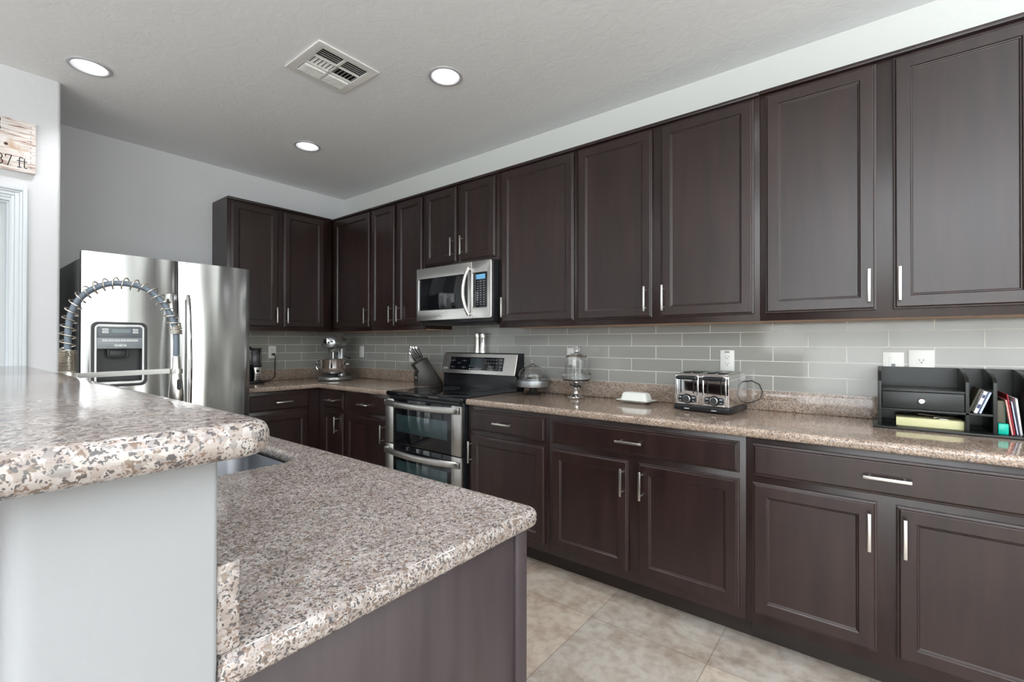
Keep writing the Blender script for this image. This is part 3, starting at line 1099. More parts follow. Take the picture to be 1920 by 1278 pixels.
def helix(pts, r, pitch_fn, wire, total=None, ppt=14):
    # arc-length walk
    L = [0]
    for i in range(1, len(pts)):
        L.append(L[-1] + (pts[i] - pts[i - 1]).length)
    side = Vector((fd.y, -fd.x, 0))
    out = []
    s_ = 0
    ang = 0
    while s_ < L[-1]:
        i = max(j for j in range(len(L)) if L[j] <= s_ + 1e-9)
        i = min(i, len(pts) - 2)
        u = (s_ - L[i]) / max(L[i + 1] - L[i], 1e-9)
        p_ = pts[i].lerp(pts[i + 1], u)
        d_ = (pts[i + 1] - pts[i]).normalized()
        nrm = side.cross(d_).normalized()
        out.append(p_ + (side * math.cos(ang) + nrm * math.sin(ang)) * r)
        s_ += pitch_fn(s_ / L[-1]) / ppt
        ang += 2 * PI / ppt
    return out


open_part = [p_ for p_, q in zip(hose3, cp)]
idx_end = min(range(len(cp)), key=lambda i: abs(cp[i][1] - 1.318) + (0 if cp[i][0] > .2 else 9))
st = min(range(len(cp)), key=lambda i: abs(cp[i][1] - 1.234) + (0 if cp[i][0] < .1 else 9))
build(MB().tube(helix(open_part[st:idx_end + 1], .0195, lambda u: .0262, .0016), .0019, 6), 'spring', M_COIL, t)
build(MB().tube(helix([fp(0, 1.163), fp(0, 1.20), fp(0, 1.236)], .0215, lambda u: .0052, .0022), .0024, 6), 'spring', M_COIL, t)
build(MB().tube(helix([fp(.2885, 1.322), fp(.291, 1.31), fp(.292, 1.294)], .0175, lambda u: .0052, .002), .0019, 6), 'spring', M_COIL, t)
# support arm and collar
m = MB()
sd = Vector((fd.y, -fd.x, 0))
a0_, a1_ = fp(.018, 0), fp(.275, 0)
bm = bmesh.new()
vs = []
for p_, w_ in ((a0_, .007), (a1_, .005)):
    for sgn, z_ in ((-1, 1.147), (1, 1.147), (1, 1.164), (-1, 1.164)):
        q = p_ + sd * w_ * sgn
        vs.append(bm.verts.new((q.x, q.y, z_ + (0.005 if p_ is a1_ else -.004))))
for q in ((0, 1, 2, 3), (7, 6, 5, 4), (0, 4, 5, 1), (1, 5, 6, 2), (2, 6, 7, 3), (3, 7, 4, 0)):
    bm.faces.new([vs[i] for i in q])
bmesh.ops.recalc_face_normals(bm, faces=list(bm.faces))
m.merge(bm)
m.lathe([(.0245, 1.143), (.027, 1.143), (.027, 1.163), (.0245, 1.163)], (FB.x, FB.y, 0), 28, closed=True)
hd = fp(.2925, 0)
m.lathe([(.0155, 1.151), (.0200, 1.151), (.0200, 1.168), (.0155, 1.168)], (hd.x, hd.y, 0), 28, closed=True)
build(m, 'support_arm', M_NICKEL, t)
m = MB().lathe([(0, 1.048), (.021, 1.048), (.0235, 1.054), (.0225, 1.085), (.0185, 1.13), (.0155, 1.15), (.0135, 1.17), (.0115, 1.205), (.0105, 1.213), (0, 1.215)], (hd.x, hd.y, 0), 28)
build(m, 'spray_head', M_NICKEL, t)
nrm_cam = (Vector((4.41, -2.74, 0)) - hd).normalized()
side2 = Vector((-nrm_cam.y, nrm_cam.x, 0))
bm = slab_bm([rrect(-.0065, -.019, .0065, .019, .006, 5)], -.004, .004, .002)
bm.transform(R3(side2, (0, 0, 1), nrm_cam, hd + nrm_cam * .0195 + side2 * .009 + Vector((0, 0, 1.112))))
build(bm, 'spray_button', M_BLACK, t)

# ------------------------------------------------------------------ refrigerator
FY0, FYM, FY1 = -2.176, -1.7065, -1.262
t = thing('refrigerator', (0.42, -1.72, 0), 'stainless side-by-side refrigerator with an ice and water dispenser', 'refrigerator')
build(MB().box(0.03, FY0 + .005, .012, .735, FY1 - .002, 1.762, .006), 'body', M_FRSIDE, t)
build(MB().box(.66, FY0 + .03, 1.762, .76, FY0 + .09, 1.785, .004).box(.66, FY1 - .09, 1.762, .76, FY1 - .03, 1.785, .004), 'hinge_cover', M_DARKGRAY, t)
build(MB().box(.60, FY0 + .02, .0, .72, FY1 - .02, .06), 'base_grille', M_BLACK, t)


def fridge_door(y0, y1, hole=None):
    """contoured door, front bulges slightly; built in plan and extruded up; optional dispenser hole"""
    n = 22
    xb, xf, bul = .752, .812, .014
    ys = sorted(set([round(y0 + (y1 - y0) * i / n, 5) for i in range(n + 1)] + ([hole[0], hole[1]] if hole else [])))
    zs = [.075, 1.0, 1.5, 1.795] if not hole else [.075, hole[2], hole[3], 1.795]
    bm = bmesh.new()

    def X(y):
        u = (y - y0) / (y1 - y0) * 2 - 1
        return xf + bul * (1 - u * u) - .010 * max(0, (abs(u) - .94) / .06) ** 2
    fr, bk = {}, {}
    for i, y in enumerate(ys):
        for k, z in enumerate(zs):
            fr[i, k] = bm.verts.new((X(y), y, z))
            bk[i, k] = bm.verts.new((xb, y, z))
    NI, NK = len(ys), len(zs)
    for i in range(NI - 1):
        for k in range(NK - 1):
            inh = hole and ys[i] >= hole[0] - 1e-6 and ys[i + 1] <= hole[1] + 1e-6 and k == 1
            if not inh:
                bm.faces.new([fr[i, k], fr[i + 1, k], fr[i + 1, k + 1], fr[i, k + 1]])
            bm.faces.new([bk[i, k], bk[i, k + 1], bk[i + 1, k + 1], bk[i + 1, k]])
    for i in range(NI - 1):
        for k in (0, NK - 1):
            bm.faces.new([fr[i, k], bk[i, k], bk[i + 1, k], fr[i + 1, k]])
    for k in range(NK - 1):
        for i in (0, NI - 1):
            bm.faces.new([fr[i, k], fr[i, k + 1], bk[i, k + 1], bk[i, k]])
    bmesh.ops.recalc_face_normals(bm, faces=list(bm.faces))
    return bm


DH = (-2.1145, -1.894, 1.028, 1.358)
ld = build(fridge_door(FY0, FYM - .003, DH), 'door', M_FRIDGE, t)
rd = build(fridge_door(FYM + .003, FY1), 'door', M_FRIDGE, t)


def fr_handle(y):
    m = MB()
    pts, rr_ = [], []
    for i in range(25):
        u = i / 24
        z = .62 + (1.575 - .62) * u
        x = .838 + .042 * math.sin(PI * u) ** .55
        pts.append((x, y, z))
        rr_.append(.0155 - .003 * abs(2 * u - 1))
    m.tube(pts, rr_, 14, flat=.72)
    for z in (.635, 1.56):
        m.box(.815, y - .011, z - .018, .848, y + .011, z + .018, .004)
    return m


build(fr_handle(-1.752), 'handle', M_CHROME, ld)
build(fr_handle(-1.660), 'handle', M_CHROME, rd)
# dispenser: outer gray ring, white ring, control panel, dark recess, paddle
disp = slab_bm([rrect(-2.137, 0.998, -1.872, 1.386, .034, 8), list(reversed(rrect(-2.122, 1.014, -1.888, 1.371, .026, 8)))], 0, .012, .003)
disp.transform(FACE_E(.818, 0, 0))
dp = build(disp, 'dispenser_frame', M_DARKGRAY, ld)
w = slab_bm([rrect(-2.122, 1.014, -1.888, 1.371, .026, 8), list(reversed(rrect(-2.112, 1.026, -1.897, 1.360, .016, 8)))], 0, .014, .003)
w.transform(FACE_E(.8185, 0, 0))
build(w, 'frame_ring', M_WHITEB, dp, 'light silver inner ring')
m = MB()
m.box(.760, DH[0] + .001, DH[2] + .001, .764, DH[1] - .001, 1.2255)
m.box(.764, DH[0] + .001, DH[2] + .001, .818, DH[0] + .004, 1.2255)
m.box(.764, DH[1] - .004, DH[2] + .001, .818, DH[1] - .001, 1.2255)
m.box(.764, DH[0] + .001, DH[2] + .001, .832, DH[1] - .001, DH[2] + .006)
build(m, 'recess', M_DARKGRAY, dp)
build(MB().box(.760, DH[0] + .0015, 1.292, .826, DH[1] - .0015, 1.3575, .002), 'display_panel', M_GRAYP, dp)
build(MB().box(.760, DH[0] + .0015, 1.2265, .829, DH[1] - .0015, 1.2915, .002), 'button_panel', M_GRAYL, dp)
m = MB()
m.box(.826, -2.043, 1.322, .8268, -1.955, 1.343)
build(m, 'display', M_LCD, dp)
m = MB()
for (ya, yb) in ((-2.087, -2.059), (-1.944, -1.918)):
    m.box(.826, ya, 1.335, .8268, yb, 1.3455)
    m.box(.826, ya, 1.3195, .8268, yb, 1.3305)
for i in range(6):
    m.box(.829, -2.087 + i * .0285, 1.270, .8298, -2.087 + i * .0285 + .0245, 1.281)
m.box(.829, -2.031, 1.2405, .8298, -1.976, 1.251)
build(m, 'button_labels', M_WHITEB, dp)
m = MB()
for (ya, yb) in ((-2.087, -2.059), (-1.944, -1.918)):
    m.box(.8268, ya + .004, 1.3390, .8272, yb - .004, 1.3415)
    m.box(.8268, ya + .004, 1.3235, .8272, yb - .004, 1.3260)
for i in range(6):
    m.box(.8298, -2.083 + i * .0285, 1.2740, .8302, -2.083 + i * .0285 + .0165, 1.2770)
m.box(.8298, -2.027, 1.2440, .8302, -2.008, 1.2475)
m.box(.8298, -2.000, 1.2440, .8302, -1.981, 1.2475)
build(m, 'label_print', M_GRAYP, dp)
bm = slab_bm([rrect(-2.062, 1.168, -1.958, 1.222, (.022, .022, .004, .004), 5), list(reversed(rrect(-2.052, 1.176, -1.968, 1.215, (.015, .015, .003, .003), 5)))], 0, .012, .003)
bm.transform(FACE_E(.800, 0, 0))
build(bm, 'paddle', M_BLACK, dp)
build(MB().box(.770, -2.055, 1.174, .803, -1.965, 1.218, .006), 'paddle_pad', M_DARKGRAY, dp)
# maker's badge on the right door
bm = slab_bm([rrect(-1.389, 1.690, -1.353, 1.705, .003, 3), list(reversed(rrect(-1.3865, 1.692, -1.3555, 1.703, .002, 3)))], 0, .0015, .0004)
bm.transform(FACE_E(.8195, 0, 0))
bg = build(bm, 'badge', M_CHROME, rd)
bm = text_bm('MAYTAG', .0085)
bm.transform(FACE_E(.8203, -1.371, 1.6975))
build(bm, 'lettering', M_DARKGRAY, bg)

# ------------------------------------------------------------------ microwave
t = thing('microwave', (2.0, -0.2, 1.41), 'stainless over-the-range microwave with a black window and curved handle', 'microwave')
X0, X1 = 1.6245, 2.3845
build(MB().box(X0 + .004, -.362, 1.412, X1 - .004, -.001, 1.8305, .003), 'body', M_BLACK, t)
FR = -.39
bm = slab_bm([rrect(X0, 1.431, 2.205, 1.8255, .004, 3), list(reversed(rrect(1.652, 1.508, 2.165, 1.746, .006, 3)))], 0, .028, .003)
bm.transform(FACE_S(0, FR + .028, 0))
dr = build(bm, 'door', M_STEEL, t)
build(MB().box(1.652, FR + .005, 1.508, 2.165, FR + .012, 1.746, .002), 'window', M_BLACKGLASS, dr)
bm = slab_bm([rrect(2.207, 1.431, X1, 1.8255, (.004, .012, .012, .004), 5), list(reversed(rrect(2.215, 1.508, 2.345, 1.746, .006, 3)))], 0, .028, .004)
bm.transform(FACE_S(0, FR + .028, 0))
build(bm, 'control_fascia', M_STEEL, t)
cpn = build(MB().box(2.165, FR + .0045, 1.508, 2.345, FR + .028, 1.746, .002), 'control_panel', M_BLACKGLASS, t)
build(MB().box(2.243, FR + .003, 1.700, 2.326, FR + .005, 1.733, .001), 'display', M_LCDB, cpn)
m = MB()
for r_ in range(11):
    for c_ in range(3):
        zz = 1.685 - r_ * .0158
        m.box(2.250 + c_ * .029, FR + .0036, zz - .002, 2.250 + c_ * .029 + (.012 if r_ % 3 else .015), FR + .0046, zz + .002)
build(m, 'keypad', M_GRAYL, cpn)
pts = []
for i in range(25):
    u = i / 24
    pts.append((2.185 - .020 * math.sin(PI * u), FR - .012 - .036 * math.sin(PI * u) ** .7, 1.458 + .325 * u))
m = MB().tube(pts, .0115, 12)
m.cyl((2.187, FR + .004, 1.466), (2.184, FR - .015, 1.466), .009).cyl((2.187, FR + .004, 1.775), (2.184, FR - .015, 1.775), .009)
build(m, 'handle', M_NICKEL, dr)
bm = text_bm('LG', .016)
bm.transform(FACE_S(1.905, FR - .0005, 1.468))
build(bm, 'lettering', M_WHITEB, dr)
m = MB()
m.prism([(-.355, 1.412), (-.06, 1.412), (-.06, 1.400), (-.33, 1.398)], 0, X0 + .03, X1 - .03)
build(m, 'underside_vent', M_DARKGRAY, t)

# ------------------------------------------------------------------ range
t = thing('double_oven_range', (2.0, -0.34, 0), 'stainless double-oven electric range with a black glass cooktop', 'range')
RX0, RX1 = 1.6185, 2.3805
build(MB().box(RX0 + .002, -.635, .02, RX1 - .002, -.012, .895, .003), 'body', M_BLACKENAMEL, t)
build(MB().box(RX0 + .03, -.60, 0, RX1 - .03, -.05, .02), 'feet', M_BLACK, t)
# cooktop with raised rim
bm = slab_bm([rrect(RX0 - .001, -.670, RX1 + .001, -.095, (.014, .014, .004, .004), 5)], .888, .918, .009)
ct = build(bm, 'cooktop', M_BLACKGLASS, t)
m = MB()
for (cx_, cy_, r_) in ((1.83, -.50, .11), (2.18, -.50, .085), (1.83, -.23, .075), (2.18, -.23, .10)):
    m.lathe([(r_ - .0012, .9181), (r_, .9181), (r_, .9184), (r_ - .0012, .9184)], (cx_, cy_, 0), 40, closed=True)
build(m, 'burner_rings', M_DARKGRAY, ct)
# vent strip
build(MB().box(RX0 + .03, -.655, .866, RX1 - .03, -.634, .888, .002), 'vent_strip', M_BLACK, t)


def oven_door(z0, z1, wz0, wz1, hz, nm):
    # black glass centre with stainless side pieces
    o = build(MB().box(RX0 + .0885, -.668, z0, RX1 - .0885, -.637, z1, .002), nm, M_BLACKGLASS, t)
    build(MB().box(RX0, -.672, z0, RX0 + .088, -.637, z1, .004), 'door_stile', M_STEEL, o)
    build(MB().box(RX1 - .088, -.672, z0, RX1, -.637, z1, .004), 'door_stile', M_STEEL, o)
    build(MB().box(RX0 + .125, -.6695, wz0, RX1 - .125, -.6675, wz1, .0008), 'window', M_OVENGLASS, o)
    pts = []
    n = 30
    bm = bmesh.new()
    rs = []
    for i in range(n + 1):
        u = i / n
        x = RX0 + .004 + (RX1 - RX0 - .008) * u
        s_ = math.sin(PI * u)
        dy = -.674 - .040 * s_ ** .6
        zc_ = hz - .006 * s_
        hh = .0215
        prof = [(dy, zc_ - hh), (dy - .010, zc_ - hh * .7), (dy - .013, zc_), (dy - .010, zc_ + hh * .7), (dy, zc_ + hh), (dy + .012, zc_ + hh * .6), (dy + .012, zc_ - hh * .6)]
        rs.append([bm.verts.new((x, a_, b_)) for a_, b_ in prof])
    for A, B in zip(rs[:-1], rs[1:]):
        k = len(A)
        for i in range(k):
            bm.faces.new([A[i], A[(i + 1) % k], B[(i + 1) % k], B[i]])
    bm.faces.new(rs[0]); bm.faces.new(rs[-1])
    bmesh.ops.recalc_face_normals(bm, faces=list(bm.faces))
    m = MB()
    m.merge(bm)
    m.box(RX0 + .006, -.69, hz - .02, RX0 + .03, -.665, hz + .02, .004)
    m.box(RX1 - .03, -.69, hz - .02, RX1 - .006, -.665, hz + .02, .004)
    build(m, 'handle', M_STEEL, o)


oven_door(.552, .866, .640, .762, .838, 'upper_oven_door')
oven_door(.115, .546, .250, .440, .500, 'lower_oven_door')
build(MB().box(RX0, -.665, .025, RX1, -.637, .110, .003), 'kick_plate', M_BLACKENAMEL, t)
# backguard
m = MB()
m.prism([(-.010, .905), (-.100, .905), (-.100, 1.020), (-.118, 1.026), (-.082, 1.178), (-.076, 1.186), (-.010, 1.186)], 0, RX0 + .006, RX1 - .004)
bgd = build(m, 'backguard', M_BLACKENAMEL, t)


def on_guard(a_, b_, off):
    """a_ = x ; b_ = height along the sloped face from its bottom"""
    base = Vector((0, -.118, 1.026))
    upv = (Vector((0, -.082, 1.178)) - base).normalized()
    nr = Vector((0, -upv.z, upv.y))
    if nr.y > 0:
        nr = -nr
    return R3((1, 0, 0), upv, nr, base + nr * off)


bm = slab_bm([rrect(RX0 + .004, -.003, RX1 - .002, .158, .006, 4)], 0, .010, .003)
bm.transform(on_guard(0, 0, .0))
gp = build(bm, 'control_panel', M_STEEL, bgd)
bm = slab_bm([rrect(1.712, .026, 2.262, .128, .005, 3)], 0, .0025, .0006)
bm.transform(on_guard(0, 0, .010))
gl = build(bm, 'touch_glass', M_BLACKGLASS, gp)


def gtext(body, x, h, size, mat_, nm):
    bm_ = text_bm(body, size, .0002)
    bm_.transform(on_guard(0, 0, .0128) @ Matrix.Translation((x, h, 0)))
    build(bm_, nm, mat_, gl)


bm = slab_bm([rrect(1.93, .050, 2.05, .120, .004, 3)], 0, .0006, .0001)
bm.transform(on_guard(0, 0, .0125))
build(bm, 'display', simple('display_dark', (0.03, 0.045, 0.055), 0.2), gl)
gtext('2:15', 2.022, .106, .018, M_LCDG, 'clock_digits')
for r_, h_ in enumerate((.058, .036)):
    gtext('1 2 3 4 5' if r_ == 0 else '6 7 8 9 0', 2.150, h_, .015, M_GRAYL, 'key_numbers')
m = MB()
for r_, h_ in enumerate((.110, .085)):
    for k in range(5):
        m.box(2.083 + k * .026, h_ - .002, 0, 2.083 + k * .026 + .014, h_ + .002, .0003)
for h_ in (.110, .086, .058, .036):
    m.box(2.222, h_ - .006, 0, 2.250, h_ - .003, .0003)
    m.box(2.222, h_ + .003, 0, 2.250, h_ + .006, .0003)
for (bx_, bh) in ((1.745, .098), (1.865, .098), (1.745, .046), (1.865, .046)):
    for q in (-.018, 0, .018):
        s2 = .006 if q == 0 else .0025
        m.box(bx_ + q - .003, bh - s2, 0, bx_ + q + .003, bh + s2, .0003)
m.box(1.795, .078, 0, 1.825, .081, .0003)
for r_, h_ in enumerate((.058, .036)):
    for k in range(5):
        m.box(1.925 + k * .026, h_ - .004, 0, 1.925 + k * .026 + .018, h_ + .004, .0003)
m.xform(on_guard(0, 0, .0128))
build(m, 'key_marks', M_GRAYL, gl)
bm_ = text_bm('LG', .022, .0002)
bm_.transform(on_guard(0, 0, .0103) @ Matrix.Translation((1.676, .036, 0)))
build(bm_, 'lettering', M_WHITEB, gp)
bm_ = slab_bm([circle(1.650, .036, .009, 20), list(reversed(circle(1.650, .036, .0065, 20)))], 0, .0004, 0)
bm_.transform(on_guard(0, 0, .0103))
build(bm_, 'emblem', M_WHITEB, gp)

# salt and pepper mills on the backguard
for i, x in enumerate((1.936, 1.992)):
    t = thing('pepper_mill', (x + .01, -.046, 1.1865), ('left' if i == 0 else 'right') + ' one of two slim steel mills standing on top of the range', 'mill', 'steel mills')
    m = MB().lathe([(0, 0), (.0235, 0), (.0235, .006), (.0215, .020), (.0195, .060), (.0205, .105), (.0215, .1125), (0, .1125)], (0, 0, 0), 28)
    build(m, 'body', M_CHROME if i else M_NICKEL, t, world_coords=False)
    m = MB().lathe([(0, .1135), (.0215, .1135), (.0225, .120), (.0235, .148), (.0215, .154), (0, .154)], (0, 0, 0), 28)
    build(m, 'cap', M_NICKEL, t, world_coords=False)

# ------------------------------------------------------------------ electrical outlets


def outlet(label, f, a_, z, w=.070, h=.114, kind='duplex', off=.008, plug=False):
    t = thing('wall_outlet', f(a_, off, z), label, 'outlet', 'wall plates')
    P = MB()
    fbox(P, f, a_ - w / 2, a_ + w / 2, off, off + .005, z - h / 2, z + h / 2, .002)
    pl = build(P, 'cover_plate', M_WHITE, t)
    slots = MB()

    def sock(cz):
        s1 = MB()
        for i in range(1):
            bm_ = slab_bm([rrect(a_ - .0165, cz - .014, a_ + .0165, cz + .014, .010, 5)], 0, .0014, .0004)
            bm_.transform(FACE_S(0, -off - .005, 0) if f is fS else FACE_E(off + .005, 0, 0))
            s1.merge(bm_)
        build(s1, 'socket', M_WHITE, pl)
        for q in (-.0065, .0065):
            fbox(slots, f, a_ + q - .0009, a_ + q + .0009, off + .006, off + .0070, cz - .001, cz + .007)
        fbox(slots, f, a_ - .0022, a_ + .0022, off + .006, off + .0070, cz - .009, cz - .005)
    if kind == 'duplex':
        sock(z + .0195)
        if not plug:
            sock(z - .0195)
        build(slots, 'slots', M_INK, pl)
    elif kind == 'gfci':
        sock(z + .018); sock(z - .018)
        build(slots, 'slots', M_INK, pl)
        b_ = MB()
        fbox(b_, f, a_ - .012, a_ + .012, off + .005, off + .0065, z + .043, z + .049)
        build(b_, 'indicator', M_GRAYP, pl)
    elif kind == 'phone':
        b_ = MB()
        fbox(b_, f, a_ - .017, a_ + .017, off + .005, off + .0062, z - .034, z + .034, .0005)
        build(b_, 'insert', M_WHITE, pl)
        b_ = MB()
        fbox(b_, f, a_ - .007, a_ + .007, off + .0062, off + .0070, z - .008, z + .004)
        build(b_, 'jack', M_GRAYP, pl)
        b_ = MB()
        b_.cyl(f(a_, off + .005, z + .047), f(a_, off + .0075, z + .047), .004, seg=12)
        build(b_, 'screw', M_CHROME, pl)
    elif kind == 'switch':
        b_ = MB()
        fbox(b_, f, a_ - .015, a_ + .015, off + .005, off + .0065, z - .032, z + .032, .0005)
        build(b_, 'insert', M_WHITE, pl)
        b_ = MB()
        fbox(b_, f, a_ - .004, a_ + .004, off + .0065, off + .0070, z + .040, z + .043)
        build(b_, 'indicator', M_GRAYP, pl)
    return t


outlet('white outlet on the back wall tile with a black plug in its lower socket', fE, -0.739, 1.177, plug=True)
outlet('white plate on the right wall tile just right of the stand mixer', fS, 0.340, 1.174, kind='switch')
outlet('white outlet on the tile partly hidden behind the knife handles', fS, 1.112, 1.150)
outlet('white outlet on the tile seen through the tall glass cloche', fS, 2.782, 1.172)
outlet('white two-socket outlet on the tile above the toaster', fS, 3.766, 1.168, .072, .113, 'gfci')
outlet('white plate with a phone jack, left of the two plates above the desk organizer', fS, 4.470, 1.166, .076, .114, 'phone')
outlet('wide white outlet plate, right of the two above the desk organizer', fS, 4.566, 1.166, .088, .136)

# ------------------------------------------------------------------ coffee maker on the back counter
CX, CY = .145, -.985
t = thing('coffee_maker', (CX, CY, .9145), 'black and silver coffee maker with a clear reservoir beside the refrigerator', 'coffee maker', rz=0)
Z0 = .9145
build(MB().box(CX - .09, CY - .075, Z0, CX + .115, CY + .072, Z0 + .022, .006), 'base', M_BLACK, t)
build(MB().box(CX - .09, CY + .005, Z0 + .022, CX + .055, CY + .070, Z0 + .145, .004), 'column', M_BLACK, t)
fp_ = build(MB().box(CX + .055, CY + .008, Z0 + .026, CX + .062, CY + .066, Z0 + .137, .002), 'control_panel', M_NICKEL, t)
m = MB()
for k in range(3):
    m.box(CX + .062, CY + .016, Z0 + .038 + k * .016, CX + .0635, CY + .055, Z0 + .046 + k * .016)
build(m, 'buttons', M_BLACK, fp_)
m = MB()
m.lathe([(0, CX + .0625), (.013, CX + .0625), (.013, CX + .068), (0, CX + .068)], (0, CY + .036, Z0 + .105), 20, axis=0)
build(m, 'dial', M_BLACK, fp_)
build(MB().box(CX - .085, CY + .0, Z0 + .146, CX + .06, CY + .074, Z0 + .156, .002), 'reservoir_seat', M_BLACK, t)
build(MB().box(CX - .08, CY - .030, Z0 + .1565, CX + .055, CY + .070, Z0 + .290, .006), 'reservoir', M_GLASST, t, 'clear smoky water reservoir')
build(MB().box(CX - .082, CY - .0, Z0 + .2905, CX + .057, CY + .072, Z0 + .302, .003), 'lid', M_BLACK, t)
m = MB().lathe([(0, Z0 + .2905), (.028, Z0 + .2905), (.028, Z0 + .315), (.018, Z0 + .322), (0, Z0 + .322)], (CX + .01, CY - .028, 0), 20)
build(m, 'brew_cap', M_BLACK, t)
m = MB().lathe([(0, Z0 + .023), (.042, Z0 + .023), (.048, Z0 + .05), (.046, Z0 + .10), (.036, Z0 + .135), (.034, Z0 + .145), (0, Z0 + .145)], (CX + .02, CY - .042, 0), 24)
build(m, 'carafe', M_BLACK, t)
m = MB().tube([(CX + .055, CY - .030, Z0 + .14), (CX + .095, CY - .016, Z0 + .135), (CX + .10, CY - .010, Z0 + .09), (CX + .088, CY - .006, Z0 + .045)], [.006, .009, .008, .006], 8)
build(m, 'carafe_handle', M_BLACK, t)
# power cord with plug: hangs from the outlet
pg = MB().box(.0135, -.748, 1.148, .040, -.722, 1.166, .004)
pg.tube([(.030, -.730, 1.158), (.040, -.724, 1.150), (.040, -.722, 1.120), (.036, -.724, 1.03), (.034, -.722, .975), (.036, -.728, .950), (.045, -.75, .932), (.06, -.80, .921), (.075, -.86, .9185), (.07, -.905, .919)], .0034, 8)
tag(build(pg, 'power_cord', M_BLACK), 'black power cord hanging from the back wall outlet to the coffee maker', 'cord')

# ------------------------------------------------------------------ stand mixer
t = thing('stand_mixer', (.40, -.335, .9145), 'silver stand mixer with steel bowl in the counter corner', 'mixer', rz=math.radians(-52))
# local: +X toward the viewer (front), Z up
bm = slab_bm([rrect(-.16, -.135, .17, .135, (.09, .12, .12, .09), 10)], .002, .036, .012)
m = MB(); m.merge(bm)
build(m, 'base', M_MIXER, t, world_coords=False)
m = MB()
bmn = bmesh.new()
prof = [(.0, .036, .048, .062), (.0, .09, .040, .052), (-.005, .16, .036, .048), (-.01, .24, .038, .050), (-.01, .30, .045, .055)]
rs = []
for cx_, z, rx, ry in prof:
    rs.append([bmn.verts.new((-.105 + cx_ + rx * math.cos(2 * PI * i / 20), ry * math.sin(2 * PI * i / 20), z)) for i in range(20)])
for A, B in zip(rs[:-1], rs[1:]):
    for i in range(20):
        bmn.faces.new([A[i], A[(i + 1) % 20], B[(i + 1) % 20], B[i]])
bmn.faces.new(rs[0]); bmn.faces.new(rs[-1])
bmesh.ops.recalc_face_normals(bmn, faces=list(bmn.faces))
m.merge(bmn)
build(m, 'column', M_MIXER, t, world_coords=False)
# head: rounded bullet along X
m = MB()
bmn = bmesh.new()
rs = []
for x, ry, rz_ in ((-.185, .020, .018), (-.180, .048, .040), (-.165, .064, .054), (-.13, .074, .064), (-.05, .082, .070), (.05, .085, .070), (.11, .083, .067), (.145, .076, .060), (.162, .062, .048), (.168, .035, .028)):
    rs.append([bmn.verts.new((x, ry * math.cos(2 * PI * i / 28), .345 + rz_ * math.sin(2 * PI * i / 28) * (1.0 if math.sin(2 * PI * i / 28) > 0 else .85))) for i in range(28)])
for A, B in zip(rs[:-1], rs[1:]):
    for i in range(28):
        bmn.faces.new([A[i], A[(i + 1) % 28], B[(i + 1) % 28], B[i]])
bmn.faces.new(rs[0]); bmn.faces.new(rs[-1])
bmesh.ops.recalc_face_normals(bmn, faces=list(bmn.faces))
m.merge(bmn)
hd_ = build(m, 'head', M_MIXER, t, world_coords=False)
m = MB().lathe([(0, .163), (.026, .163), (.028, .168), (.028, .176), (.020, .180), (0, .180)], (0, -.012, .362), 24, axis=0)
build(m, 'attachment_hub', M_CHROME, hd_, world_coords=False)
m = MB().cyl((.150, .030, .36), (.185, .034, .36), .010, .008)
build(m, 'hub_knob', M_BLACK, hd_, world_coords=False)
m = MB().lathe([(0, .262), (.042, .262), (.050, .285), (.052, .30), (0, .30)], (.055, 0, 0), 28)
build(m, 'planetary_collar', M_MIXER, hd_, world_coords=False)
m = MB().cyl((.055, 0, .262), (.055, 0, .17), .008)
build(m, 'beater_shaft', M_CHROME, hd_, world_coords=False)
m = MB().lathe([(0, .052), (.050, .052), (.078, .062), (.100, .085), (.110, .120), (.112, .190), (.115, .196), (.112, .1975), (.109, .190), (.106, .12), (.096, .090), (.075, .068), (0, .060)], (.050, 0, 0), 40)
bw = build(m, 'bowl', M_CHROME, t, world_coords=False)
m = MB().tube([(.05, -.112, .18), (.05, -.145, .178), (.05, -.158, .155), (.05, -.155, .115), (.05, -.135, .092), (.05, -.104, .095)], .0075, 10)
build(m, 'bowl_handle', M_CHROME, bw, world_coords=False)
m = MB()
for sy in (-1, 1):
    m.tube([(-.08, sy * .05, .15), (-.03, sy * .115, .15), (.05, sy * .125, .150)], .010, 8)
    m.lathe([(0, .122), (.013, .122), (.013, .150), (0, .150)] if sy > 0 else [(0, -.150), (.013, -.150), (.013, -.122), (0, -.122)], (.05, 0, .150), 16, axis=1)
build(m, 'bowl_arm', M_MIXER, t, world_coords=False)
m = MB().cyl((-.10, .05, .22), (-.10, .085, .205), .006).cyl((-.10, .085, .205), (-.095, .10, .200), .010)
build(m, 'lift_lever', M_BLACK, t, world_coords=False)

# ------------------------------------------------------------------ knife block
t = thing('knife_block', (1.455, -.250, .9145), 'black wooden knife block with steel-handled knives left of the range', 'knife block', rz=math.radians(-22))
W2 = .052
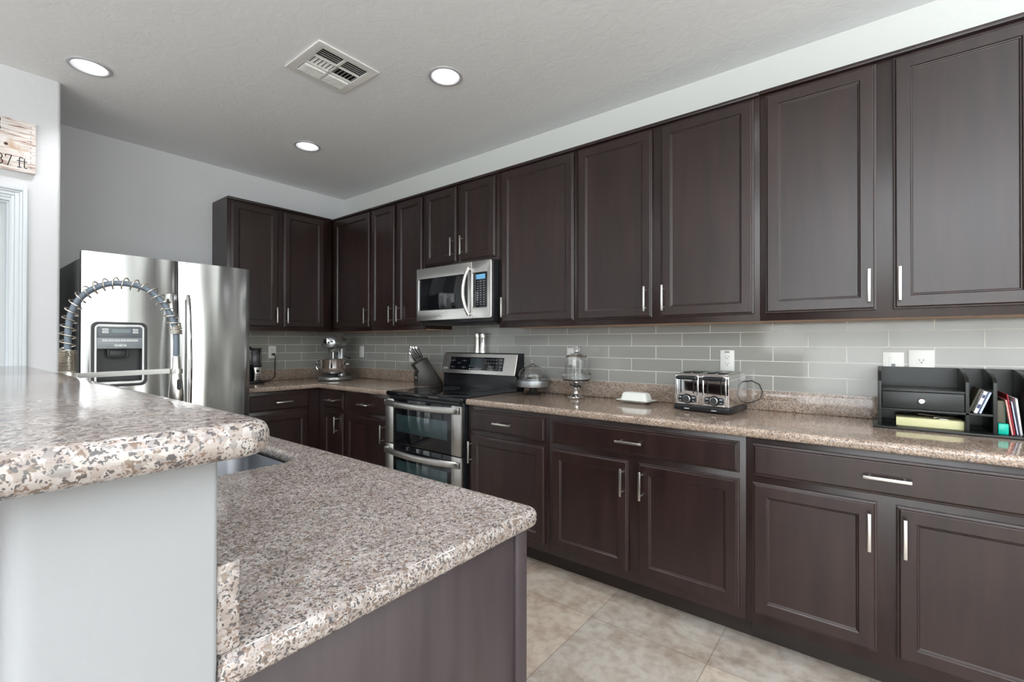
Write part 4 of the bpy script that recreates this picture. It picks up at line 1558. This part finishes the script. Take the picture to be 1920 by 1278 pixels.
# side profile in (y,z): front low box + leaning main block
pr = [(0.0, 0.0), (.215, 0.0), (.215, .018), (.078, .228), (.012, .196), (-.028, .170), (.010, .112), (0.0, .108)]
m = MB()
m.prism(pr, 0, -W2, W2, .002)
bl = build(m, 'block', M_BLOCK, t, world_coords=False)
m = MB().box(-.022, -.0022, .056, .022, 0, .074)
build(m, 'name_plate', M_GRAYL, bl, world_coords=False)
bm_ = text_bm('WUSTHOF', .0085, .0002)
bm_.transform(FACE_S(0, -.0023, .065))
build(bm_, 'lettering', M_INK, bl, world_coords=False)
kd = Vector((0, -.137, .208)).normalized()
kd = Vector((0, -.55, .835)).normalized()
kn = [(-.041, -.004, .178, .085), (-.021, .006, .190, .105), (-.001, .012, .196, .118), (.020, .020, .202, .110), (.041, .032, .208, .105)]
for i, (kx, ky, kz, kl) in enumerate(kn):
    p0 = Vector((kx, ky + .016, kz + .014))
    kl *= 1.15
    k = thing('kitchen_knife', (0, 0, 0), ['leftmost knife in the block, with the lowest steel handle', 'second knife from the left in the block', 'middle knife in the block, its handle standing tallest', 'second knife from the right in the block', 'rightmost knife in the block, nearest the range'][i], 'knife', 'knives in the block')
    k.matrix_world = Matrix.Translation(t.location) @ Matrix.Rotation(math.radians(-22), 4, 'Z') @ R3((1, 0, 0), Vector((0, -kd.z, kd.y)) * -1, kd, p0)
    m = MB().box(-.008, -.012, .003, .008, .012, kl, .0045)
    h_ = build(m, 'handle', M_KNIFE, k, world_coords=False)
    m = MB().box(-.0085, -.008, .012, .0085, .008, kl - .022, .001)
    build(m, 'handle_scale', M_BLACK, h_, world_coords=False)

# ------------------------------------------------------------------ glass cake dome
t = thing('cake_dome', (2.565, -.165, .9145), 'glass cake dome on a galvanized plate and dark pedestal right of the range', 'cake stand')
m = MB().lathe([(0, 0), (.056, 0), (.057, .004), (.040, .010), (.028, .022), (.021, .045), (.024, .052), (0, .052)], (0, 0, 0), 36)
build(m, 'pedestal', M_BRONZE, t, world_coords=False)
m = MB().lathe([(0, .0525), (.103, .0525), (.105, .056), (.105, .094), (.1025, .094), (.1025, .060), (0, .060)], (0, 0, 0), 48)
build(m, 'plate_band', M_GALV, t, world_coords=False)
outer = [(.098, .0605), (.098, .125)] + [(.098 * math.cos(a_ * PI / 20), .125 + .072 * math.sin(a_ * PI / 20)) for a_ in range(1, 9)] + [(.018, .199), (.012, .204), (.009, .210), (.014, .218), (.016, .226), (.012, .234), (0, .237)]
inner = [(0, .192), (.016, .194)] + [(.0955 * math.cos(a_ * PI / 20), .125 + .0695 * math.sin(a_ * PI / 20)) for a_ in range(8, 0, -1)] + [(.0955, .125), (.0955, .0605)]
m = MB().lathe(outer + inner[:-1] + [(.0955, .0605)], (0, 0, 0), 48, closed=True)
build(m, 'glass_dome', M_GLASS, t, 'clear glass dome with a round knob', world_coords=False)

# tall cloche on a silver stem
t = thing('glass_cloche', (2.905, -.165, .9145), 'tall clear glass cloche on a silver stem with a black ribbon', 'cake stand')
m = MB().lathe([(0, 0), (.052, 0), (.054, .004), (.052, .008), (.036, .014), (.022, .024), (.018, .034), (.020, .046), (.022, .056), (.016, .068), (.011, .078), (.013, .088), (.022, .096), (.020, .102), (.030, .110), (0, .110)], (0, 0, 0), 36)
build(m, 'stem', M_CHROME, t, world_coords=False)
m = MB().lathe([(.0135, .072), (.0195, .072), (.0195, .081), (.0135, .081)], (0, 0, 0), 20, closed=True)
m.tube([(.012, -.014, .077), (.030, -.020, .079), (.044, -.024, .076), (.050, -.026, .071)], [.003, .005, .005, .003], 6)
m.tube([(-.004, -.018, .077), (-.022, -.022, .082), (-.034, -.022, .084)], [.003, .005, .003], 6)
build(m, 'ribbon', M_BLACK, t, 'black ribbon tied round the stem', world_coords=False)
m = MB()
prof = [(0, .1105), (.080, .1105), (.088, .114), (.090, .120), (.088, .158), (.0855, .158), (.0865, .121), (.080, .1175), (0, .1175)]
m.lathe(prof, (0, 0, 0), 36)
for i in range(36):
    a_ = 2 * PI * i / 36
    m.tube([(.089 * math.cos(a_), .089 * math.sin(a_), .122), (.0905 * math.cos(a_ + .09), .0905 * math.sin(a_ + .09), .140), (.089 * math.cos(a_), .089 * math.sin(a_), .156)], .0035, 5)
build(m, 'crystal_rim', M_GLASS, t, 'cut crystal plate with a raised rim', world_coords=False)
outer = [(.070, .118), (.070, .240), (.068, .258), (.060, .270), (.040, .277), (.018, .281), (.012, .286), (.022, .292), (.024, .322), (.020, .327), (0, .328)]
inner = [(0, .272), (.038, .2735), (.057, .267), (.0655, .256), (.0675, .24), (.0675, .118)]
build(MB().lathe(outer + inner, (0, 0, 0), 44, closed=True), 'glass_dome', M_GLASS, t, 'clear cylindrical glass cover with a square knob', world_coords=False)

# ------------------------------------------------------------------ butter dish
t = thing('butter_dish', (3.300, -.150, .9145), 'white porcelain butter dish with a domed lid left of the toaster', 'butter dish', rz=math.radians(-4))
bm = bmesh.new()


def loft(bm_, rings_, caps=True):
    rs_ = [[bm_.verts.new(p) for p in r_] for r_ in rings_]
    n_ = len(rs_[0])
    for A, B in zip(rs_[:-1], rs_[1:]):
        for i in range(n_):
            bm_.faces.new([A[i], A[(i + 1) % n_], B[(i + 1) % n_], B[i]])
    if caps:
        bm_.faces.new(rs_[0]); bm_.faces.new(rs_[-1])
    bmesh.ops.recalc_face_normals(bm_, faces=list(bm_.faces))
    return bm_


loft(bm, [[(x, y, z) for x, y in rrect(-a_, -b_, a_, b_, r_, 6)] for a_, b_, r_, z in ((.070, .035, .012, 0), (.078, .042, .014, .004), (.106, .062, .016, .016), (.105, .061, .016, .0185), (.080, .042, .014, .012), (.078, .040, .014, .012))])
build(bm, 'tray', M_PORC, t, world_coords=False)
bm = bmesh.new()
loft(bm, [[(x, y, z) for x, y in rrect(-a_, -b_, a_, b_, r_, 6)] for a_, b_, r_, z in ((.084, .042, .014, .0165), (.083, .041, .014, .020), (.076, .036, .016, .050), (.071, .033, .016, .057), (.060, .026, .014, .061), (.03, .012, .008, .063))])
build(bm, 'lid', M_PORC, t, world_coords=False)

# ------------------------------------------------------------------ toaster
t = thing('toaster', (3.728, -.190, .9145), 'four-slice chrome toaster with black base and two dials', 'toaster', rz=math.radians(-6.5))
# local: x across 0.285, front at y=-.128 ; depth .25
TW, TD = .136, .125
m = MB()
m.prism([(-TD - .004, .004), (TD - .006, .004), (TD - .002, .030), (-TD, .034), (-TD - .006, .024)], 0, -TW - .004, TW + .004, .003)
build(m, 'base', M_BLACK, t, world_coords=False)
pr = [(-TD, .034), (-TD, .178)] + [(-TD + .014 - .014 * math.cos(a_), .178 + .012 * math.sin(a_)) for a_ in (PI / 6, PI / 3, PI / 2)] + [(TD - .055, .196)] + [(TD - .055 + .053 * math.sin(a_), .141 + .055 * math.cos(a_)) for a_ in (PI / 6, PI / 3, PI / 2)] + [(TD - .002, .034)]
m = MB().prism(pr, 0, -TW, TW, .003)
bd = build(m, 'body', M_CHROME, t, world_coords=False)
m = MB().prism([(-TD + .012, .1865), (-TD + .012, .192), (TD - .06, .1985), (TD - .06, .193)], 0, -TW + .012, TW - .006, .0008)
tp = build(m, 'top_plate', steel('toaster_top_steel', (.45, .44, .42), .3, axis='h'), t, world_coords=False)
for x in (-.096, -.045, .028, .082):
    m = MB().box(x - .013, -.085, .1935, x + .013, .055, .1992, .001)
    build(m, 'bread_slot', M_BLACK, tp, world_coords=False)
for i, x in enumerate((-.071, .066)):
    m = MB()
    m.box(x - .058, -TD - .0035, .036, x - .052, -TD, .186, .001)
    m.box(x + .052, -TD - .0035, .036, x + .058, -TD, .186, .001)
    m.box(x - .052, -TD - .0035, .180, x + .052, -TD, .186, .001)
    m.box(x - .052, -TD - .003, .036, x + .052, -TD, .040, .001)
    build(m, 'trim_frame', M_CHROME, bd, world_coords=False)
    m = MB().box(x - .036, -TD - .0012, .092, x - .031, -TD + .001, .164).box(x + .030, -TD - .0012, .092, x + .035, -TD + .001, .164)
    build(m, 'lever_slot', M_BLACK, bd, world_coords=False)
    m = MB().tube([(x - .050, -TD - .011, .171), (x - .047, -TD - .014, .171), (x + .047, -TD - .014, .171), (x + .050, -TD - .011, .171)], [.007, .0095, .0095, .007], 12)
    build(m, 'lever', M_BLACK, bd, world_coords=False)
    bm = slab_bm([rrect(x - .046, .046, x + .046, .080, .010, 5)], 0, .004, .001)
    bm.transform(FACE_S(0, -TD - .0002, 0))
    m = MB(); m.merge(bm)
    m.lathe([(0, -TD - .0055), (.024, -TD - .0055), (.026, -TD), (0, -TD)], (x + .0, 0, .063), 28, axis=1)
    cpn = build(m, 'control_plate', M_BLACK, bd, world_coords=False)
    m = MB().lathe([(0, -TD - .010), (.017, -TD - .010), (.018, -TD - .0056), (0, -TD - .0056)], (x, 0, .063), 28, axis=1)
    build(m, 'dial', M_DARKGRAY, cpn, world_coords=False)
    m = MB().lathe([(.0165, -TD - .0108), (.0185, -TD - .0100), (.0185, -TD - .0060), (.0175, -TD - .006)], (x, 0, .063), 28, axis=1, closed=True)
    build(m, 'dial_ring', M_CHROME, cpn, world_coords=False)
    m = MB()
    for sx in (-.034, .034):
        m.box(x + sx - .007, -TD - .0052, .067, x + sx + .007, -TD - .004, .074)
        m.box(x + sx - .006, -TD - .0050, .052, x + sx + .006, -TD - .004, .0555)
    build(m, 'buttons', M_GRAYL, cpn, world_coords=False)
    m = MB().box(x - .012, -TD - .0078, .013, x + .012, -TD - .0040, .0155)
    build(m, 'lettering', M_WHITEB, bd, world_coords=False)
m = MB().tube([(3.862, -.075, 1.045), (3.868, -.062, 1.060), (3.895, -.050, 1.066), (3.930, -.046, 1.048), (3.945, -.050, 1.010), (3.935, -.055, .975), (3.905, -.060, .955), (3.872, -.066, .948), (3.858, -.074, .975), (3.856, -.078, 1.01)], .0030, 8, closed=True)
tag(build(m, 'power_cord', M_BLACK), 'black cord coiled in a loop behind the toaster', 'cord')

# ------------------------------------------------------------------ desk organizer
t = thing('desk_organizer', (4.72, -.15, .9145), 'black desk organizer with drawer and cubbies at the right end of the counter', 'desk organizer')
OY0, OY1 = -.255, -.030
build(MB().box(4.398, -.292, .9145, 5.13, OY1, .9235, .002), 'base_board', M_ORG, t)
build(MB().box(4.415, OY1, .9240, 5.11, OY1 + .006, 1.158), 'back_panel', M_ORG, t)


def upright(x0, x1, top_front, top_back):
    m_ = MB().prism([(OY0, .924), (OY1 - .001, .924), (OY1 - .001, top_back), (OY1 - .06, top_back), (OY0 + .075, top_back - .012), (OY0 + .02, top_front + .018), (OY0, top_front)], 0, x0, x1, .001)
    return build(m_, 'divider', M_ORG, t)


upright(4.415, 4.4265, 1.106, 1.158)
upright(4.679, 4.6905, 1.112, 1.158)
upright(4.754, 4.7655, 1.114, 1.158)
upright(4.838, 4.8495, 1.114, 1.158)
upright(4.922, 4.9335, 1.114, 1.158)
upright(5.10, 5.1115, 1.114, 1.158)
build(MB().box(4.427, OY0, 1.0655, 4.6785, OY1 - .001, 1.0745, .001), 'shelf', M_ORG, t)
build(MB().box(4.427, OY0, .986, 4.7535, OY1 - .001, .9945, .001), 'shelf', M_ORG, t)
dr = build(MB().box(4.4285, OY0 + .002, .996, 4.677, OY1 - .01, 1.064, .0012), 'drawer', M_ORG, t)
m = MB().lathe([(0, OY0 - .014), (.009, OY0 - .013), (.012, OY0 - .009), (.009, OY0 - .004), (.005, OY0 + .001), (0, OY0 + .001)], (4.552, 0, 1.030), 20, axis=1)
build(m, 'knob', M_CHROME, dr)
# things kept in it
bx_ = MB().box(4.474, -.236, .9240, 4.693 - .015, -.07, .958, .001)
tag(build(bx_, 'storage_box', M_BEIGEB), 'flat pale yellow box in the bottom shelf of the organizer', 'box')
m = MB()
bm = bmesh.new(); bmesh.ops.create_cube(bm, size=1)
bm.transform(Matrix.Translation((4.585, -.155, .969)) @ Matrix.Rotation(.10, 4, 'Y') @ Matrix.Rotation(.3, 4, 'Z') @ Matrix.Diagonal((.11, .075, .004, 1)))
m.merge(bm)
tag(build(m, 'notepad', M_OLIVE), 'dark notepad lying on the pale yellow box', 'notepad')
tag(build(MB().tube([(4.59, -.225, .9640), (4.64, -.20, .9690), (4.655, -.18, .9670)], .0035, 8), 'pen', M_NICKEL), 'silver pen on the pale yellow box', 'pen')
m = MB()
m.tube([(4.62 + .012 * math.cos(a_ * PI / 6), -.228 + .005 * math.sin(a_ * PI / 6), .9605) for a_ in range(12)], .0016, 6, closed=True)
tag(build(m, 'wire_loop', M_WHITEB), 'thin wire loop lying at the front of the pale yellow box', 'wire')


def lean(name, label, cat, x, y0, y1, z0, h, th, ang, mat_, grp=None):
    bm_ = bmesh.new()
    bmesh.ops.create_cube(bm_, size=1)
    bm_.transform(Matrix.Translation((x, 0, z0)) @ Matrix.Rotation(ang, 4, 'Y') @ Matrix.Translation((0, (y0 + y1) / 2, h / 2)) @ Matrix.Diagonal((th, y1 - y0, h, 1)))
    return tag(build(bm_, name, mat_), label, cat, grp)


# two books leaning in the middle cubby
lean('book', 'dark olive book leaning in the middle cubby of the organizer', 'book', 4.6965, -.20, -.05, .9965, .094, .007, .34, M_OLIVE, 'books in the cubby')
b1 = lean('book', 'white and navy patterned book leaning in front of the olive one', 'book', 4.7075, -.246, -.06, .9965, .088, .010, .34, M_PAPER, 'books in the cubby')
for z_, s_ in ((.020, .010), (.062, .008)):
    mm = MB().box(-.004, -.2468, z_, .004, -.2462, z_ + s_ * 1.6)
    mm.xform(Matrix.Translation((4.7075, 0, .9965)) @ Matrix.Rotation(.34, 4, 'Y'))
    build(mm, 'cover_print', M_NAVY, b1)
b2 = lean('book', 'pale blue book leaning rightmost in the middle cubby', 'book', 4.7190, -.248, -.06, .9965, .086, .0080, .34, M_BLUEP, 'books in the cubby')
mm = MB().box(-.0043, -.2488, 0, -.0018, -.2482, .086)
mm.xform(Matrix.Translation((4.7190, 0, .9965)) @ Matrix.Rotation(.34, 4, 'Y'))
build(mm, 'spine_stripe', M_NAVY, b2)
# teal cup, card and folders in the right cubby
m = MB().box(4.7675, -.252, .9240, 4.7955, -.19, .963, .003)
tag(build(m, 'cup', M_TEAL), 'teal plastic holder in the narrow right cubby', 'holder')
tag(build(MB().box(4.7680, -.232, .9640, 4.7880, -.185, 1.046, .0015), 'greeting_card', M_OLIVE), 'patterned green and brown card pack above the teal holder', 'card')
tag(build(MB().box(4.7885, -.225, .9640, 4.7905, -.10, 1.05), 'folder', simple('green_folder', (.02, .22, .15), .5)), 'dark green folder just right of the patterned card', 'folder', 'papers in the right cubby')
lean('folder', 'red folder standing between the green one and the envelopes', 'folder', 4.8125, -.24, -.06, .9245, .150, .0022, -.13, M_RED, 'papers in the right cubby')
lean('envelope', 'pink envelope in front of the red folder', 'envelope', 4.8065, -.242, -.07, .9245, .128, .0045, -.13, M_PINK, 'papers in the right cubby')
lean('envelope', 'pale blue envelope between the red folder and the white ones', 'envelope', 4.8205, -.238, -.07, .9245, .122, .0035, -.13, M_BLUEP, 'papers in the right cubby')
lean('envelope', 'thick white envelope at the right edge of the cubby', 'envelope', 4.8300, -.238, -.07, .9245, .135, .0055, -.10, M_PAPER, 'papers in the right cubby')

# ------------------------------------------------------------------ wall sign
t = thing('wall_sign', (WX + .0005, -2.75, 2.198), 'weathered white wooden sign reading 37 ft above the pantry door', 'sign')
build(MB().box(WX + .0005, -3.15, 2.199, WX + .022, -2.355, 2.479, .002), 'board', M_SIGN, t)


def strokes(polys, w, y0, z0, sc):
    m_ = MB()
    for pl in polys:
        for (p, q) in zip(pl[:-1], pl[1:]):
            p, q = Vector(p) * sc, Vector(q) * sc
            d_ = (q - p)
            if d_.length < 1e-6:
                continue
            n_ = Vector((-d_.y, d_.x)).normalized() * w / 2
            e_ = d_.normalized() * w * .35
            c4 = [p - e_ + n_, p - e_ - n_, q + e_ - n_, q + e_ + n_]
            m_.prism([(y0 + c.x, z0 + c.y) for c in c4], 0, WX + .0220, WX + .0224)
    return m_


def arcp(cx_, cy_, rx, ry, a0, a1, n=10):
    return [(cx_ + rx * math.cos(math.radians(a0 + (a1 - a0) * i / n)), cy_ + ry * math.sin(math.radians(a0 + (a1 - a0) * i / n))) for i in range(n + 1)]


G = {
    '3': [arcp(.28, .74, .26, .24, 150, -90), arcp(.28, .26, .30, .26, 90, -150)],
    '7': [[(0, .82), (0, 1), (.58, 1), (.20, 0)]],
    'f': [[(.25, 0), (.25, .8)] + arcp(.42, .8, .17, .2, 180, 30), [(.02, .62), (.48, .62)], [(.08, 0), (.42, 0)]],
    't': [[(.20, .9), (.20, .12)] + arcp(.36, .12, .16, .12, 180, 320), [(0, .62), (.45, .62)]],
    'L': [[(.1, 0), (.1, 1)], [(0, 1), (.2, 1)], [(0, 0), (.2, 0)]],
}
for ch, ys_ in (('3', -2.502), ('7', -2.469), ('f', -2.427), ('t', -2.406)):
    sq = [[(px_ * .68, py_) for px_, py_ in pl_] for pl_ in G[ch]]
    build(strokes(sq, .0042, ys_, 2.222, .056), 'lettering', M_INK, t)
build(strokes(G['L'], .016, -2.502, 2.415, .045), 'lettering', M_INK, t)
m = MB()
for k in range(9):
    m.box(WX + .022, -2.375, 2.222 + k * .028, WX + .0223, -2.3735, 2.236 + k * .028)
build(m, 'stitch_line', M_INK, t)
build(MB().lathe([(0, WX + .0219), (.008, WX + .0221), (0, WX + .0223)], (0, -2.468, 2.335), 14, axis=0), 'knot', simple('wood_knot', (.06, .03, .02), .7), t)

# ------------------------------------------------------------------ ceiling lights
LL = ['recessed ceiling light at the left above the refrigerator', 'farthest recessed ceiling light, above the back corner', 'recessed ceiling light to the right of the ceiling vent']
first = None
for i, (lx, ly) in enumerate(LAMPS + LAMPS_FAR):
    lab = LL[i] if i < 3 else 'recessed ceiling light outside the photo over the kitchen and living area'
    t = thing('recessed_ceiling_light', (lx, ly, ZC), lab, 'ceiling light', 'recessed ceiling lights' if i < 3 else 'recessed lights out of view')
    if first is None:
        m = MB().lathe([(.096, -.0005), (.096, -.004), (.090, -.0065), (.080, -.006), (.0765, -.001), (.0765, -.0005)], (0, 0, 0), 44, closed=True)
        a_ = build(m, 'trim_ring', M_BAFFLE, t, world_coords=False)
        m = MB().lathe([(.0768, -.001), (.072, .014), (.062, .046), (.058, .062), (.0615, .062), (.0655, .046), (.0755, .012), (.0778, .0)], (0, 0, 0), 44, closed=True)
        b_ = build(m, 'reflector_cone', M_BAFFLE, t, world_coords=False)
        m = MB().lathe([(0, .056), (.057, .056), (.057, .060), (0, .060)], (0, 0, 0), 40)
        c_ = build(m, 'lens', M_LENS, t, world_coords=False)
        m = MB().lathe([(0, .063), (.066, .063), (.066, .12), (0, .12)], (0, 0, 0), 24)
        d_ = build(m, 'housing', M_DARKGRAY, t, world_coords=False)
        sl = bpy.data.lights.new('lamp_bulb', 'SPOT')
        sl.energy = 24
        sl.color = (0.97, 0.985, 1.0)
        sl.spot_size = math.radians(110)
        sl.spot_blend = 1.0
        sl.shadow_soft_size = 0.045
        so = bpy.data.objects.new('lamp_bulb', sl)
        COL.objects.link(so)
        so.parent = t
        so.location = (0, 0, .004)
        first = (a_, b_, c_, d_, so)
    else:
        for s_ in first:
            c2 = s_.copy()
            COL.objects.link(c2)
            c2.parent = t

# ------------------------------------------------------------------ ceiling vent
t = thing('ceiling_vent', ((VX0 + VX1) / 2, (VY0 + VY1) / 2, ZC), 'square white louvered air vent in the ceiling', 'vent')
cxv, cyv = (VX0 + VX1) / 2, (VY0 + VY1) / 2
hw = .177
ihw = .132
bm = slab_bm([rrect(cxv - hw, cyv - hw, cxv + hw, cyv + hw, .003, 2), list(reversed(rrect(cxv - ihw, cyv - ihw, cxv + ihw, cyv + ihw, .002, 2)))], ZC - .007, ZC - .0005, .002)
build(bm, 'frame', M_VENT, t)
build(MB().box(cxv - .140, cyv - .140, ZC + .05, cxv + .140, cyv + .140, ZC + .054).box(cxv - .143, cyv - .143, ZC, cxv - .140, cyv + .143, ZC + .05).box(cxv + .140, cyv - .143, ZC, cxv + .143, cyv + .143, ZC + .05).box(cxv - .14, cyv - .143, ZC, cxv + .14, cyv - .14, ZC + .05).box(cxv - .14, cyv + .14, ZC, cxv + .14, cyv + .143, ZC + .05), 'duct_box', M_DUCT, t)
m = MB().box(cxv - ihw, cyv - .006, ZC - .006, cxv + ihw, cyv + .006, ZC + .004).box(cxv - .043, cyv - ihw, ZC - .006, cxv - .036, cyv + ihw, ZC + .004).box(cxv + .040, cyv - ihw, ZC - .006, cxv + .047, cyv + ihw, ZC + .004)
build(m, 'crossbar', M_VENT, t)


def louver(p0, p1, tilt_vec, w_=.014):
    """thin curved blade between p0 and p1"""
    bm_ = bmesh.new()
    p0, p1, tv = Vector(p0), Vector(p1), Vector(tilt_vec).normalized() * w_
    th = Vector((0, 0, .0012))
    a0 = [p0, p1, p1 + tv, p0 + tv]
    vs_ = [bm_.verts.new(p) for p in a0] + [bm_.verts.new(p + th) for p in a0]
    for q in ((0, 1, 2, 3), (7, 6, 5, 4), (0, 4, 5, 1), (1, 5, 6, 2), (2, 6, 7, 3), (3, 7, 4, 0)):
        bm_.faces.new([vs_[i] for i in q])
    bmesh.ops.recalc_face_normals(bm_, faces=list(bm_.faces))
    mm_ = MB(); mm_.merge(bm_)
    return mm_


# far bank: blades parallel to Y tilting away ; near bank ; middle bank blades along X
for half in (-1, 1):
    ya, yb = (cyv - ihw + .003, cyv - .008) if half < 0 else (cyv + .008, cyv + ihw - .003)
    for k in range(5):
        x = cxv - .128 + k * .0175
        lv = louver((x, ya, ZC - .012), (x, yb, ZC - .012), (.55, 0, .83), .018)
        lv.cyl((x, ya, ZC - .012), (x, yb, ZC - .012), .0022, seg=8)
        build(lv, 'louver', M_VENT, t)
        x = cxv + .128 - k * .017
        build(louver((x, ya, ZC - .004), (x, yb, ZC - .004), (-.75, 0, .7)), 'louver', M_VENT, t)
    for k in range(6):
        y = ya + .006 + (yb - ya - .012) * k / 5
        build(louver((cxv - .034, y, ZC - .004), (cxv + .038, y, ZC - .004), (0, .8 * half, .65), .013), 'louver', M_VENT, t)
